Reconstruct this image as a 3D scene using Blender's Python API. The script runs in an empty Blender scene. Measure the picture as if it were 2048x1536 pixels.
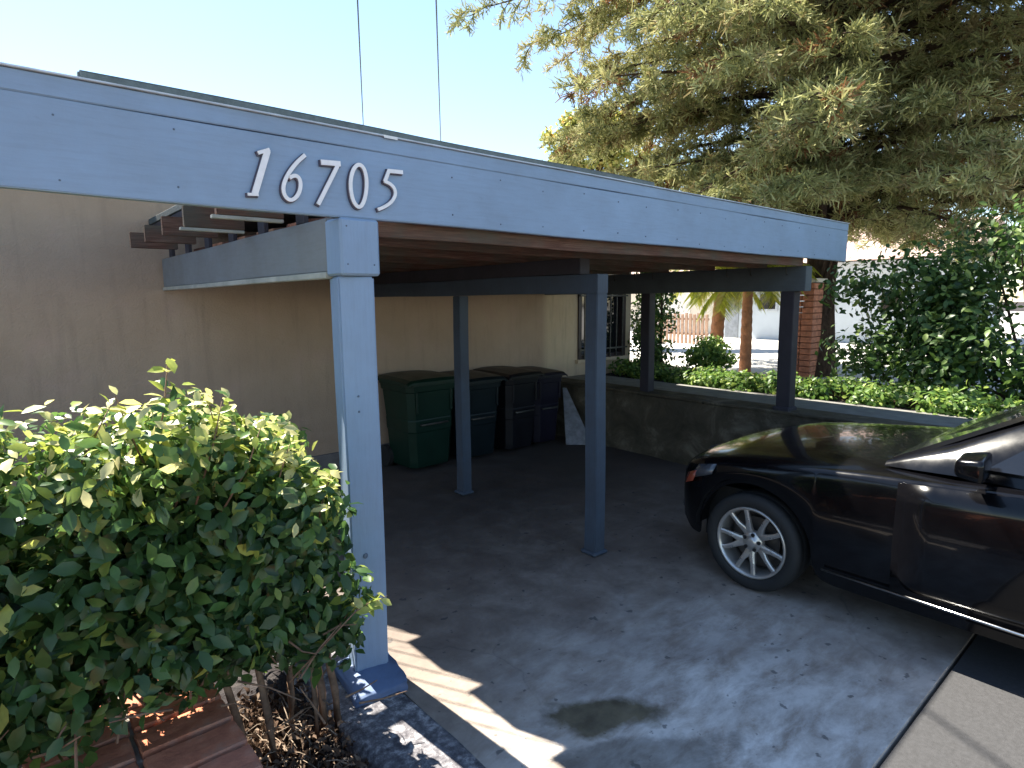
import bpy, bmesh, math, random
import numpy as np
from mathutils import Vector, Matrix
random.seed(7)
rng = np.random.default_rng(11)
R = math.radians
SC = bpy.context.scene
COL = SC.collection

# ------------------------------------------------------------------ camera, sky, sun, exposure
cam_d = bpy.data.cameras.new('camera')
cam = bpy.data.objects.new('camera', cam_d); COL.objects.link(cam)
cam_d.sensor_fit = 'HORIZONTAL'; cam_d.sensor_width = 36.0
cam_d.lens = 1215.4331 / 2048 * 36.0
cam_d.clip_start = 0.05; cam_d.clip_end = 600
right = Vector((0.75985, -0.65006, -0.007089)); down = Vector((-0.093801, -0.09884, -0.990672)); fwd = Vector((0.643295, 0.753428, -0.13608))
m = Matrix((right, -down, -fwd)).transposed().to_4x4(); m.translation = Vector((0, 0, 1.8))
cam.matrix_world = m
SC.camera = cam

KX, KY = .06, .70                              # how far shadows run per metre of height, along +X and -Y
SUN_AZ = math.atan2(-KX, KY)          # clockwise from +Y, towards the sun
SUN_EL = math.atan(1 / math.hypot(KX, KY))
w = bpy.data.worlds.new('World'); SC.world = w; w.use_nodes = True
nt = w.node_tree
sky = nt.nodes.new('ShaderNodeTexSky'); sky.sky_type = 'NISHITA'; sky.sun_disc = False
sky.sun_elevation = SUN_EL; sky.sun_rotation = SUN_AZ
sky.air_density = 1.0; sky.dust_density = .1; sky.ozone_density = 1.0
tint = nt.nodes.new('ShaderNodeMix'); tint.data_type = 'RGBA'; tint.blend_type = 'MULTIPLY'; tint.inputs[0].default_value = 1
tint.inputs[7].default_value = (1.0, 1.0, .97, 1)
nt.links.new(sky.outputs[0], tint.inputs[6]); nt.links.new(tint.outputs[2], nt.nodes['Background'].inputs[0])
nt.nodes['Background'].inputs[1].default_value = 0.075
sl = bpy.data.lights.new('sun', 'SUN'); sl.energy = 5.0; sl.angle = R(0.5); sl.color = (1.0, 0.93, 0.80)
sun = bpy.data.objects.new('sun', sl); COL.objects.link(sun)
sd = Vector((-KX, KY, 1)).normalized()
sun.rotation_euler = sd.to_track_quat('Z', 'Y').to_euler(); sun.location = (0, 0, 20)
SC.view_settings.view_transform = 'Standard'; SC.view_settings.look = 'None'
SC.view_settings.exposure = 2.0; SC.view_settings.gamma = 1.0; SC.view_settings.use_curve_mapping = False
SC.render.engine = 'CYCLES'
SC.cycles.max_bounces = 8; SC.cycles.diffuse_bounces = 4; SC.cycles.transparent_max_bounces = 8
SC.cycles.sample_clamp_indirect = 6.0

# ------------------------------------------------------------------ helpers
def link(o, parent=None):
    COL.objects.link(o)
    if parent is not None: o.parent = parent
    return o

def tag(o, label=None, cat=None, group=None, kind=None):
    if label: o['label'] = label
    if cat: o['category'] = cat
    if group: o['group'] = group
    if kind: o['kind'] = kind
    return o

def empty(name, loc, label, cat, group=None, rz=0):
    o = bpy.data.objects.new(name, None); COL.objects.link(o)
    o.location = loc; o.rotation_euler = (0, 0, rz); o.empty_display_size = .1
    return tag(o, label, cat, group)

def to_obj(name, bm, mat, parent=None, smooth=False, offset=None):
    if offset is not None: bmesh.ops.translate(bm, verts=bm.verts, vec=Vector(offset))
    bmesh.ops.recalc_face_normals(bm, faces=bm.faces)
    me = bpy.data.meshes.new(name); bm.to_mesh(me); bm.free()
    if mat: me.materials.append(mat)
    if smooth:
        for p in me.polygons: p.use_smooth = True
    return link(bpy.data.objects.new(name, me), parent)

def a_box(bm, a, b, bev=0.0, rot=None, center=None):
    """Axis-aligned box from corner a to b, optionally bevelled and rotated about center."""
    a = Vector(a); b = Vector(b)
    r = bmesh.ops.create_cube(bm, size=1)
    vs = r['verts']
    s = b - a; c = (a + b) / 2
    for v in vs: v.co = Vector((v.co.x * s.x, v.co.y * s.y, v.co.z * s.z)) + c
    if bev:
        es = list({e for v in vs for e in v.link_edges})
        rr = bmesh.ops.bevel(bm, geom=es, offset=bev, segments=1, affect='EDGES', profile=.5)
        vs = rr['verts']
    if rot is not None:
        vs = list({v for v in vs})
        bmesh.ops.rotate(bm, verts=vs, cent=Vector(center) if center else c, matrix=rot)
    return vs

def box(name, a, b, mat, parent=None, bev=0.003, rot=None, center=None):
    bm = bmesh.new(); a_box(bm, a, b, bev, rot, center)
    return to_obj(name, bm, mat, parent)

def subdiv_box(name, a, b, mat, parent=None, seg=(8, 2, 2), jit=0.002, bev=0.003):
    """Long timber with slightly uneven faces."""
    bm = bmesh.new()
    a = Vector(a); b = Vector(b)
    bmesh.ops.create_cube(bm, size=1)
    for v in bm.verts: v.co = Vector([(a[i] + b[i]) / 2 + v.co[i] * (b[i] - a[i]) for i in range(3)])
    bmesh.ops.bevel(bm, geom=list(bm.edges), offset=bev, segments=2, affect='EDGES')
    ax = max(range(3), key=lambda i: b[i] - a[i])
    n = max(seg)
    for k in range(1, n):
        co = Vector((0, 0, 0)); co[ax] = a[ax] + (b[ax] - a[ax]) * k / n
        no = Vector((0, 0, 0)); no[ax] = 1
        bmesh.ops.bisect_plane(bm, geom=list(bm.verts) + list(bm.edges) + list(bm.faces), plane_co=co, plane_no=no)
    for v in bm.verts:
        for i in range(3):
            if i != ax: v.co[i] += jit * math.sin(v.co[ax] * 3.1 + i * 2 + a[i] * 7) + random.uniform(-jit, jit) * .15
    return to_obj(name, bm, mat, parent)

def a_tube(bm, pts, rad, n=8, cap=True):
    pts = [Vector(p) for p in pts]
    rads = rad if hasattr(rad, '__len__') else [rad] * len(pts)
    prev = None; up = Vector((0, 0, 1))
    for i, p in enumerate(pts):
        d = (pts[min(i + 1, len(pts) - 1)] - pts[max(i - 1, 0)]).normalized()
        u = d.cross(up)
        if u.length < 1e-3: u = d.cross(Vector((1, 0, 0)))
        u.normalize(); v = u.cross(d)
        ring = [bm.verts.new(p + (u * math.cos(t) + v * math.sin(t)) * rads[i]) for t in [2 * math.pi * k / n for k in range(n)]]
        if prev:
            for k in range(n): bm.faces.new((prev[k], prev[(k + 1) % n], ring[(k + 1) % n], ring[k]))
        elif cap: bm.faces.new(ring[::-1])
        prev = ring
    if cap: bm.faces.new(prev)

def tube(name, pts, rad, mat, parent=None, n=8, smooth=True):
    bm = bmesh.new(); a_tube(bm, pts, rad, n)
    return to_obj(name, bm, mat, parent, smooth)

def grid_mesh(name, xs, ys, f, mat, parent=None, smooth=True):
    V = []; F = []
    for j, y in enumerate(ys):
        for i, x in enumerate(xs): V.append(f(x, y))
    n = len(xs)
    for j in range(len(ys) - 1):
        for i in range(n - 1): F.append((j * n + i, j * n + i + 1, (j + 1) * n + i + 1, (j + 1) * n + i))
    me = bpy.data.meshes.new(name); me.from_pydata(V, [], F); me.update()
    if mat: me.materials.append(mat)
    if smooth:
        for p in me.polygons: p.use_smooth = True
    return link(bpy.data.objects.new(name, me), parent)

# ------------------------------------------------------------------ materials
def srgb(r, g, b):
    f = lambda c: ((c / 255) / 12.92 if c / 255 <= .04045 else ((c / 255 + .055) / 1.055) ** 2.4)
    return (f(r), f(g), f(b), 1)

class NT:
    def __init__(s, name):
        s.m = bpy.data.materials.new(name); s.m.use_nodes = True
        s.t = s.m.node_tree; s.b = s.t.nodes['Principled BSDF']; s.out = s.t.nodes['Material Output']
        s.co = s.t.nodes.new('ShaderNodeTexCoord').outputs['Object']
    def n(s, ty, **kw):
        o = s.t.nodes.new(ty)
        for k, v in kw.items(): setattr(o, k, v)
        return o
    def l(s, a, b): s.t.links.new(a, b)
    def mapping(s, scale=(1, 1, 1), loc=(0, 0, 0), rot=(0, 0, 0)):
        mp = s.n('ShaderNodeMapping'); s.l(s.co, mp.inputs[0])
        mp.inputs['Scale'].default_value = scale; mp.inputs['Location'].default_value = loc; mp.inputs['Rotation'].default_value = rot
        return mp.outputs[0]
    def noise(s, sc, det=6, rough=.6, vec=None, dist=0.0):
        o = s.n('ShaderNodeTexNoise'); s.l(vec or s.co, o.inputs['Vector'])
        o.inputs['Scale'].default_value = sc; o.inputs['Detail'].default_value = det
        o.inputs['Roughness'].default_value = rough; o.inputs['Distortion'].default_value = dist
        return o.outputs['Fac']
    def ramp(s, fac, stops, mode='LINEAR'):
        o = s.n('ShaderNodeValToRGB'); s.l(fac, o.inputs[0]); cr = o.color_ramp; cr.interpolation = mode
        while len(cr.elements) < len(stops): cr.elements.new(.5)
        for e, (p, c) in zip(cr.elements, stops): e.position = p; e.color = c if len(c) == 4 else (*c, 1)
        return o.outputs[0]
    def mix(s, fac, a, b, mode='MIX'):
        o = s.n('ShaderNodeMix', data_type='RGBA', blend_type=mode)
        for sock, v in ((o.inputs[0], fac), (o.inputs[6], a), (o.inputs[7], b)):
            if hasattr(v, 'links') or isinstance(v, bpy.types.NodeSocket): s.l(v, sock)
            else: sock.default_value = v if not hasattr(v, '__len__') else (v if len(v) == 4 else (*v, 1))
        return o.outputs[2]
    def math(s, op, a, b=0.0, clamp=False):
        o = s.n('ShaderNodeMath', operation=op, use_clamp=clamp)
        for sock, v in ((o.inputs[0], a), (o.inputs[1], b)):
            if isinstance(v, bpy.types.NodeSocket): s.l(v, sock)
            else: sock.default_value = v
        return o.outputs[0]
    def color(s, c):
        if isinstance(c, bpy.types.NodeSocket): s.l(c, s.b.inputs['Base Color'])
        else: s.b.inputs['Base Color'].default_value = c if len(c) == 4 else (*c, 1)
    def rough(s, v, spec=None):
        if isinstance(v, bpy.types.NodeSocket): s.l(v, s.b.inputs['Roughness'])
        else: s.b.inputs['Roughness'].default_value = v
        if spec is not None: s.b.inputs['Specular IOR Level'].default_value = spec
    def bump(s, h, strength=.3, dist=.01):
        o = s.n('ShaderNodeBump'); s.l(h, o.inputs['Height'])
        o.inputs['Strength'].default_value = strength; o.inputs['Distance'].default_value = dist
        s.l(o.outputs[0], s.b.inputs['Normal'])

def g(v): return (v, v, v, 1)

def paint(name, base, dirty, rough=.5, amt=1.0, grain=(2, 2, 30)):
    t = NT(name)
    n1 = t.noise(3.0, 8, .65); n2 = t.noise(22, 5, .7)
    gr = t.noise(6, 5, .6, vec=t.mapping(grain))
    c = t.mix(t.ramp(n1, [(.35, g(0)), (.72, g(.55 * amt))]), base, dirty)
    c = t.mix(t.ramp(gr, [(.45, g(0)), (.75, g(.22 * amt))]), c, tuple(x * .72 for x in dirty[:3]))
    c = t.mix(t.ramp(n2, [(.66, g(0)), (.78, g(.35 * amt))]), c, tuple(x * .6 for x in dirty[:3]))
    t.color(c); t.rough(t.ramp(n1, [(.3, g(rough - .08)), (.7, g(rough + .15))]), .35)
    t.bump(t.math('ADD', t.math('MULTIPLY', gr, .6), t.math('MULTIPLY', n2, .4)), .35, .004)
    return t.m

def plain(name, c, rough=.5, metal=0.0, var=.25, scale=8, bump=.15, coat=0.0, spec=.5, bd=.004):
    t = NT(name)
    n1 = t.noise(scale, 6, .6)
    dk = tuple(x * (1 - var) for x in c[:3]); lt = tuple(min(1, x * (1 + var)) for x in c[:3])
    t.color(t.ramp(n1, [(.3, dk), (.7, lt)])); t.rough(t.ramp(n1, [(.3, g(max(.02, rough - .06))), (.7, g(min(1, rough + .06)))]), spec)
    t.b.inputs['Metallic'].default_value = metal; t.b.inputs['Coat Weight'].default_value = coat
    if bump: t.bump(t.noise(scale * 4, 5, .6), bump, bd)
    return t.m

BLUE = (.265, .365, .52, 1); BLUED = (.22, .27, .33, 1)
M = {}
M['blue_x'] = paint('blue_paint_along_x', BLUE, BLUED, .5, .8, (1.2, 14, 14))
M['blue_z'] = paint('blue_paint_upright', BLUE, BLUED, .5, .8, (14, 14, 1.2))
M['blue_y'] = paint('blue_paint_along_y', (.22, .235, .25, 1), (.20, .185, .165, 1), .6, 1, (14, 1.2, 14))
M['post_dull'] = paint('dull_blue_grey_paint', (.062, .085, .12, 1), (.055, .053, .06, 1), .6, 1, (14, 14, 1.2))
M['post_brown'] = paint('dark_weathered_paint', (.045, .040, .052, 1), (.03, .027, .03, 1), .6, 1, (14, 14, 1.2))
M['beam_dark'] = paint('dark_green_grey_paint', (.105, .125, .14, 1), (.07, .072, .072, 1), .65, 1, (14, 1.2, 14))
M['plinth'] = paint('thick_blue_paint_over_concrete', (.13, .19, .33, 1), (.09, .12, .19, 1), .55, 1, (5, 5, 5))
M['trim_pale'] = plain('pale_trim', (.42, .41, .36), .6)
M['roofing'] = plain('grey_green_roll_roofing', (.075, .095, .10), .85, scale=30, bump=.5)
M['flash'] = plain('worn_white_edge', (.5, .55, .62), .5)
M['chip'] = plain('white_bare_chip', (.85, .85, .85), .6)

t = NT('rough_brown_timber')
gr = t.noise(5, 7, .65, vec=t.mapping((1.0, 18, 18))); n1 = t.noise(2.3, 4)
c = t.ramp(gr, [(.25, (.05, .019, .014)), (.5, (.15, .056, .038)), (.75, (.28, .13, .085))])
c = t.mix(t.ramp(n1, [(.45, g(0)), (.65, g(.7))]), c, (.12, .10, .075, 1))
t.color(c); t.rough(.75, .2); t.bump(gr, .5, .006); M['timber'] = t.m
t = NT('weathered_joist_timber')
gr = t.noise(5, 7, .65, vec=t.mapping((1.0, 22, 22))); n1 = t.noise(3.1, 5)
c = t.ramp(gr, [(.25, (.06, .030, .022)), (.5, (.135, .066, .047)), (.75, (.25, .15, .11))])
c = t.mix(t.ramp(n1, [(.4, g(0)), (.62, g(.8))]), c, (.10, .092, .072, 1))
t.color(c); t.rough(.75, .2); t.bump(gr, .5, .006); M['timber_light'] = t.m

t = NT('tan_stucco')
n0 = t.noise(1.1, 5, .6); n1 = t.noise(60, 6, .7); n2 = t.noise(9, 4, .6)
sep = t.n('ShaderNodeSeparateXYZ'); t.l(t.co, sep.inputs[0])
c = t.ramp(n0, [(.3, (.40, .285, .205)), (.7, (.49, .36, .265))])
c = t.mix(t.ramp(t.math('MULTIPLY', t.math('SUBTRACT', sep.outputs[0], 3.66), 8), [(0, g(0)), (1, g(1))]), c, t.ramp(n0, [(.3, (.54, .41, .28)), (.7, (.64, .50, .35))]))   # lighter cream tone on the right section, round the window
low = t.math('MULTIPLY', t.math('SUBTRACT', 1.05, sep.outputs[2]), .9, True)
c = t.mix(t.math('MULTIPLY', low, t.noise(5, 5, .7), True), c, (.26, .185, .14, 1))
c = t.mix(t.ramp(n2, [(.70, g(0)), (.76, g(.45))]), c, (.26, .19, .14, 1))
st_ = t.noise(3.0, 6, .65, vec=t.mapping((3.5, 3.5, .35)))
c = t.mix(t.ramp(st_, [(.52, g(0)), (.72, g(.38))]), c, (.27, .20, .155, 1))
c = t.mix(t.ramp(t.noise(2.1, 3), [(.55, g(0)), (.7, g(.30))]), c, (.50, .33, .28, 1))
t.color(c); t.rough(.9, .2); t.bump(t.math('ADD', n1, t.math('MULTIPLY', t.noise(14, 5, .6), 1.2)), .8, .009); M['stucco'] = t.m

# driveway concrete: worn, patchy, with an oily damp stain and a pale scuffed zone
t = NT('driveway_concrete')
sep = t.n('ShaderNodeSeparateXYZ'); t.l(t.co, sep.inputs[0])
big = t.noise(.9, 6, .62, dist=.4); mid = t.noise(4.2, 8, .68, dist=.3); fine = t.noise(55, 6, .7); streak = t.noise(3.2, 7, .7, vec=t.mapping((1, 2.2, 1), rot=(0, 0, .5)), dist=.25)
c = t.ramp(mid, [(.28, (.17, .132, .110)), (.5, (.28, .228, .190)), (.74, (.42, .355, .300))])
roof_shade = t.ramp(t.math('MULTIPLY', t.math('SUBTRACT', sep.outputs[1], 1.7), .42), [(0, g(0)), (1, g(1))])   # shade under the roof painted into the concrete, darker towards the back
c = t.mix(t.math('MULTIPLY', roof_shade, .80), c, (.026, .021, .021, 1))
def blob(cx, cy, rx, ry, rot=0.0, wob=.5, wsc=3.0, soft=(.8, 1.05)):
    mp = t.n('ShaderNodeMapping', vector_type='TEXTURE'); t.l(t.co, mp.inputs[0])
    mp.inputs['Location'].default_value = (cx, cy, 0); mp.inputs['Rotation'].default_value = (0, 0, rot); mp.inputs['Scale'].default_value = (rx, ry, 1000)
    ln = t.n('ShaderNodeVectorMath', operation='LENGTH'); t.l(mp.outputs[0], ln.inputs[0])
    d = t.math('ADD', ln.outputs['Value'], t.math('MULTIPLY', t.math('SUBTRACT', t.noise(wsc, 5, .6), .5), wob * 2))
    return t.ramp(d, [(0, g(1)), (soft[0] * .6, g(1)), (soft[1] * .6, g(0))]) if False else t.ramp(t.math('MULTIPLY', d, .5), [(soft[0] * .5, g(1)), (soft[1] * .5, g(0))])
pale = t.math('MULTIPLY', blob(2.15, 1.0, 1.3, 1.1, .2, .55, 2.2, (.25, 1.3)), t.ramp(streak, [(.36, g(.1)), (.60, g(1))]), True)
c = t.mix(t.math('MULTIPLY', pale, .85), c, (.78, .74, .70, 1))
c = t.mix(t.ramp(big, [(.48, g(0)), (.68, g(.5))]), c, (.13, .095, .08, 1))
c = t.mix(t.ramp(t.noise(14, 3, .5), [(.665, g(0)), (.70, g(.65))]), c, (.05, .05, .055, 1))
dry = blob(1.80, 1.33, .42, .14, -.55, 1.2, 4.0, (.7, 1.0))
c = t.mix(t.math('MULTIPLY', dry, .5), c, (.085, .08, .07, 1))
wet = blob(1.865, 1.62, .27, .135, -.62, 1.3, 3.6, (.55, 1.02))
wetc = t.ramp(t.noise(7, 5, .6), [(.35, (.07, .055, .032)), (.65, (.16, .13, .078))])
c = t.mix(t.math('MULTIPLY', wet, .95), c, wetc)
crk = t.n('ShaderNodeTexVoronoi', feature='DISTANCE_TO_EDGE'); crk.inputs['Scale'].default_value = .55
nv = t.n('ShaderNodeVectorMath', operation='ADD'); t.l(t.co, nv.inputs[0])
nn = t.n('ShaderNodeTexNoise'); nn.inputs['Scale'].default_value = 3; t.l(t.co, nn.inputs['Vector'])
sc_ = t.n('ShaderNodeVectorMath', operation='SCALE'); t.l(nn.outputs['Color'], sc_.inputs[0]); sc_.inputs['Scale'].default_value = .35
t.l(sc_.outputs[0], nv.inputs[1]); t.l(nv.outputs[0], crk.inputs['Vector'])
cl = t.ramp(crk.outputs['Distance'], [(.0, g(.7)), (.006, g(0))])
c = t.mix(t.math('MULTIPLY', cl, t.ramp(big, [(.45, g(0)), (.6, g(.55))])), c, (.05, .048, .05, 1))
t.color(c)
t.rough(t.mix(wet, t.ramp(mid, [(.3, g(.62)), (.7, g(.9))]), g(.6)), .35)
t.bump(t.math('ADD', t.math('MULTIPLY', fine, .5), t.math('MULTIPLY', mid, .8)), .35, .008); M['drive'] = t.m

t = NT('mottled_kerb_concrete')
n1 = t.noise(24, 6, .72); n2 = t.noise(90, 4, .6); n3 = t.noise(5, 4)
c = t.ramp(n1, [(.38, (.07, .066, .075)), (.52, (.18, .175, .19)), (.62, (.42, .41, .42))])
c = t.mix(t.ramp(n3, [(.4, g(0)), (.65, g(.5))]), c, (.14, .135, .15, 1))
t.color(c); t.rough(.9, .2); t.bump(t.math('ADD', n1, t.math('MULTIPLY', n2, .5)), .8, .01); M['kerb'] = t.m
t = NT('stained_retaining_wall')
n1 = t.noise(3, 8, .7, dist=.5); n2 = t.noise(40, 5, .7)
c = t.ramp(n1, [(.3, (.05, .042, .030)), (.55, (.11, .092, .066)), (.72, (.23, .20, .15))])
t.color(c); t.rough(.95, .15); t.bump(t.math('ADD', n1, t.math('MULTIPLY', n2, .4)), .9, .03); M['retain'] = t.m
M['slab'] = plain('pale_walkway_concrete', (.17, .165, .155), .85, scale=7, var=.3)
M['street'] = plain('sunlit_street_concrete', (.50, .48, .45), .9, scale=1.5, var=.12)
t = NT('dark_soil')
n1 = t.noise(9, 8, .7); n2 = t.noise(60, 4)
t.color(t.ramp(n1, [(.3, (.022, .019, .02)), (.55, (.05, .045, .046)), (.75, (.09, .078, .074))])); t.rough(1, .1)
t.bump(t.math('ADD', n1, n2), .9, .02); M['soil'] = t.m
t = NT('orange_red_brick')
oi = t.n('ShaderNodeObjectInfo'); n1 = t.noise(14, 6, .65); n2 = t.noise(70, 4)
c = t.ramp(n1, [(.3, (.34, .10, .05)), (.52, (.52, .18, .09)), (.74, (.60, .28, .17))])
c = t.mix(t.ramp(oi.outputs['Random'], [(0, g(0)), (1, g(.55))]), c, (.45, .20, .15, 1))
c = t.mix(t.ramp(t.noise(6, 5, .7), [(.52, g(0)), (.7, g(.55))]), c, (.26, .22, .18, 1))
t.color(c); t.rough(.9, .2); t.bump(t.math('ADD', n1, t.math('MULTIPLY', n2, .5)), .6, .008); M['brick'] = t.m
M['mortar'] = plain('grey_brown_mortar', (.30, .27, .235), .95, scale=40, bump=.8)

def leaf_mat(name, stops, trans=.35, rough=.45, spec=.4):
    """Leaf colour comes from the 'tone' value of each leaf."""
    t = NT(name)
    at = t.n('ShaderNodeAttribute', attribute_name='tone')
    c = t.ramp(at.outputs['Fac'], stops)
    c = t.mix(t.ramp(t.noise(30, 3), [(.35, g(0)), (.75, g(.35))]), c, tuple(x * .55 for x in stops[0][1][:3]))
    t.color(c); t.rough(rough, spec)
    tr = t.n('ShaderNodeBsdfTranslucent'); t.l(c, tr.inputs[0])
    mx = t.n('ShaderNodeMixShader'); mx.inputs[0].default_value = trans
    t.l(t.b.outputs[0], mx.inputs[1]); t.l(tr.outputs[0], mx.inputs[2]); t.l(mx.outputs[0], t.out.inputs[0])
    return t.m
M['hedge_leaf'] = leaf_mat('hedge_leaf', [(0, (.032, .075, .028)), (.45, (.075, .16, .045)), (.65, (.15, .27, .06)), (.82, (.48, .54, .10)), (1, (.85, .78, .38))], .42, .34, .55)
M['shrub_leaf'] = leaf_mat('shrub_leaf', [(0, (.03, .065, .02)), (.6, (.09, .17, .04)), (1, (.26, .34, .08))], .35)
M['ivy_leaf'] = leaf_mat('ivy_leaf', [(0, (.04, .09, .025)), (.6, (.14, .26, .05)), (1, (.36, .46, .10))], .4)
M['cedar'] = leaf_mat('cedar_needles', [(0, (.10, .11, .045)), (.5, (.34, .35, .14)), (.85, (.58, .55, .26)), (.93, (.20, .10, .05)), (1, (.26, .12, .05))], .25, .7, .15)
M['yellow_leaf'] = leaf_mat('yellow_green_leaf', [(0, (.18, .23, .07)), (.45, (.44, .48, .13)), (.7, (.62, .54, .17)), (1, (.62, .33, .10))], .45)
M['frond'] = leaf_mat('palm_frond', [(0, (.22, .28, .04)), (.6, (.48, .50, .06)), (1, (.62, .55, .14))], .5)
M['dead_leaf'] = leaf_mat('dead_leaf', [(0, (.045, .026, .018)), (.5, (.11, .07, .048)), (1, (.28, .21, .16))], .15, .85, .1)
t = NT('brown_bark')
n1 = t.noise(8, 8, .7, vec=t.mapping((3, 3, .7)))
t.color(t.ramp(n1, [(.3, (.03, .02, .015)), (.7, (.13, .085, .06))])); t.rough(.95, .1); t.bump(n1, 1, .03); M['bark'] = t.m
M['twig'] = plain('tan_twig', (.20, .125, .08), .85, var=.5, scale=20, bump=.4)
M['palm_trunk'] = plain('terracotta_palm_trunk', (.34, .15, .07), .9, var=.45, scale=7, bump=.9, bd=.03)

# ------------------------------------------------------------------ ground, driveway, kerb, terrace
def strucf(o): return tag(o, kind='structure')
strucf(grid_mesh('ground', [-300, -40, -6, 0, 6, 40, 300], [-300, -40, -6, 0, 6, 40, 300], lambda x, y: (x, y, -.10), M['soil']))
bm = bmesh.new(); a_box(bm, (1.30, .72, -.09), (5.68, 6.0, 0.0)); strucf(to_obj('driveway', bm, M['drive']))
bm = bmesh.new(); a_box(bm, (-60, -30, -.095), (5.66, .705, -.012)); strucf(to_obj('added_front_asphalt', bm, plain('added_dark_asphalt', (.045, .045, .048), .9, scale=60, bump=.6)))  # dark asphalt added in front to cut sunlight bounced under the roof
# planting bed with an uneven soil surface
xs = np.linspace(-3.2, .99, 60); ys = np.linspace(.72, 5.98, 66)
strucf(grid_mesh('planting_bed', xs, ys, lambda x, y: (x, y, -.085 + .02 * math.sin(x * 9 + y * 3) * math.cos(y * 7) + random.uniform(-.008, .008)), M['soil']))
# kerb strip under the near post
bm = bmesh.new()
ny = 40
prof = [(.985, -.16), (.978, -.022), (1.005, .004), (1.12, .009), (1.285, .008), (1.298, .004), (1.2985, -.08)]
prev = None
for j in range(ny + 1):
    y = 5.95 - j * (5.95 - .72) / ny
    row = [bm.verts.new((x + .008 * math.sin(y * 5.3 + k) + random.uniform(-.004, .004), y, z + .004 * math.sin(y * 8 + k * 2))) for k, (x, z) in enumerate(prof)]
    if prev:
        for k in range(len(prof) - 1): bm.faces.new((prev[k], prev[k + 1], row[k + 1], row[k]))
    prev = row
strucf(to_obj('kerb', bm, M['kerb'], smooth=True))

rw = empty('retaining_wall', (5.69, 2, 0), 'low stained concrete retaining wall beside the dark parked car, topped by a walkway', 'wall')
bm = bmesh.new(); n = 40
ysw = [5.98 - k * 12.0 / n for k in range(n + 1)]; zsw = [0, .12, .25, .38, .5, .62, .70]
rows = [[bm.verts.new((0 + .03 * (z < .1) * -1 + random.uniform(-.012, .012), y - 2, z + random.uniform(-.006, .006))) for z in zsw] for y in ysw]
for a, b in zip(rows, rows[1:]):
    for k in range(len(zsw) - 1): bm.faces.new((a[k], a[k + 1], b[k + 1], b[k]))
back = [[bm.verts.new((.2, y - 2, z)) for z in (0, .70)] for y in (ysw[0], ysw[-1])]
to_obj('wall_face', bm, M['retain'], rw)
for k in range(5):
    y1 = 5.97 - 2.45 * k; y0 = y1 - 2.435
    box('coping', (-.02, y0 - 2, .702), (.30, y1 - 2, .735 - .002 * k), M['retain'], rw, .006)
bm = bmesh.new(); a_box(bm, (5.99, -6, .55), (6.62, 5.99, .728)); strucf(to_obj('walkway', bm, M['slab']))
bm = bmesh.new(); a_box(bm, (5.76, -6, .40), (5.99, 5.99, .700)); a_box(bm, (6.622, -8, .3), (8.6, 7.0, .70))
strucf(to_obj('terrace_soil', bm, M['soil']))
bm = bmesh.new(); a_box(bm, (8.6, -60, -.09), (80, 60, .30)); strucf(to_obj('street', bm, M['street']))

# ------------------------------------------------------------------ house
house = empty('house', (2, 6.0, 0), 'tan stucco house wall behind the carport, with one barred window', 'house')
def W(x0, x1, z0, z1, y0=6.0, y1=6.25):   # wall piece in house coordinates
    bm_ = (x0 - 2, y0 - 6, z0), (x1 - 2, y1 - 6, z1); return bm_
wx0, wx1, wz0, wz1 = 6.36, 7.40, .955, 2.10
bm = bmesh.new()
for a, b in (W(-9, wx0, 0, 2.75), W(wx1, 7.55, 0.0, 2.75), W(wx0, wx1, 0, wz0), W(wx0, wx1, wz1, 2.75)): a_box(bm, a, b)
a_box(bm, (5.30, .25, 0), (5.55, 9, 2.75)); a_box(bm, (-11, .25, 0), (-10.75, 9, 2.75)); a_box(bm, (-11, 9, 0), (5.55, 9.2, 2.75))
to_obj('wall', bm, M['stucco'], house)
M['base_grey'] = plain('grey_footing_band', (.16, .14, .135), .9, bump=.4)
box('footing', (-10.9, -.03, 0), (3.66, -.002, .22), M['base_grey'], house, .004)
box('roof', (-11.3, -.06, 2.752), (5.75, 9.4, 2.86), M['roofing'], house, .01)
M['dark_frame'] = plain('dark_brown_window_frame', (.035, .022, .022), .5)
M['glass'] = plain('dark_window_glass', (.010, .011, .014), .06, var=.1, bump=0, spec=.8)
M['bar'] = plain('worn_iron_bar', (.075, .07, .062), .5, metal=.3, var=.5, scale=20)
win = None
bm = bmesh.new()
fx0, fx1, fz0, fz1 = wx0 - 2, wx1 - 2, wz0, wz1
a_box(bm, (fx0, -.025, fz0), (fx0 + .06, .12, fz1)); a_box(bm, (fx1 - .06, -.025, fz0), (fx1, .12, fz1))
a_box(bm, (fx0 + .06, -.025, fz0), (fx1 - .06, .12, fz0 + .05)); a_box(bm, (fx0 + .06, -.025, fz1 - .05), (fx1 - .06, .12, fz1))
a_box(bm, ((fx0 + fx1) / 2 - .02, .03, fz0 + .05), ((fx0 + fx1) / 2 + .02, .1, fz1 - .05))
win = to_obj('window', bm, M['dark_frame'], house)
box('pane', (fx0 + .06, .07, fz0 + .05), (fx1 - .06, .085, fz1 - .05), M['glass'], win, 0)
box('sill', (fx0 - .05, -.06, fz0 - .055), (fx1 + .05, .0, fz0 - .004), M['stucco'], win, .004)
bar_me = None
for k in range(7):
    x = fx0 + .10 + k * (fx1 - fx0 - .20) / 6
    if bar_me is None:
        o = box('bar', (-.009, -.009, fz0 - .01), (.009, .009, fz1 + .01), M['bar'], win, .002); bar_me = o.data
    else: o = link(bpy.data.objects.new('bar', bar_me), win)
    o.location = (x, -.045, 0)
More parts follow.
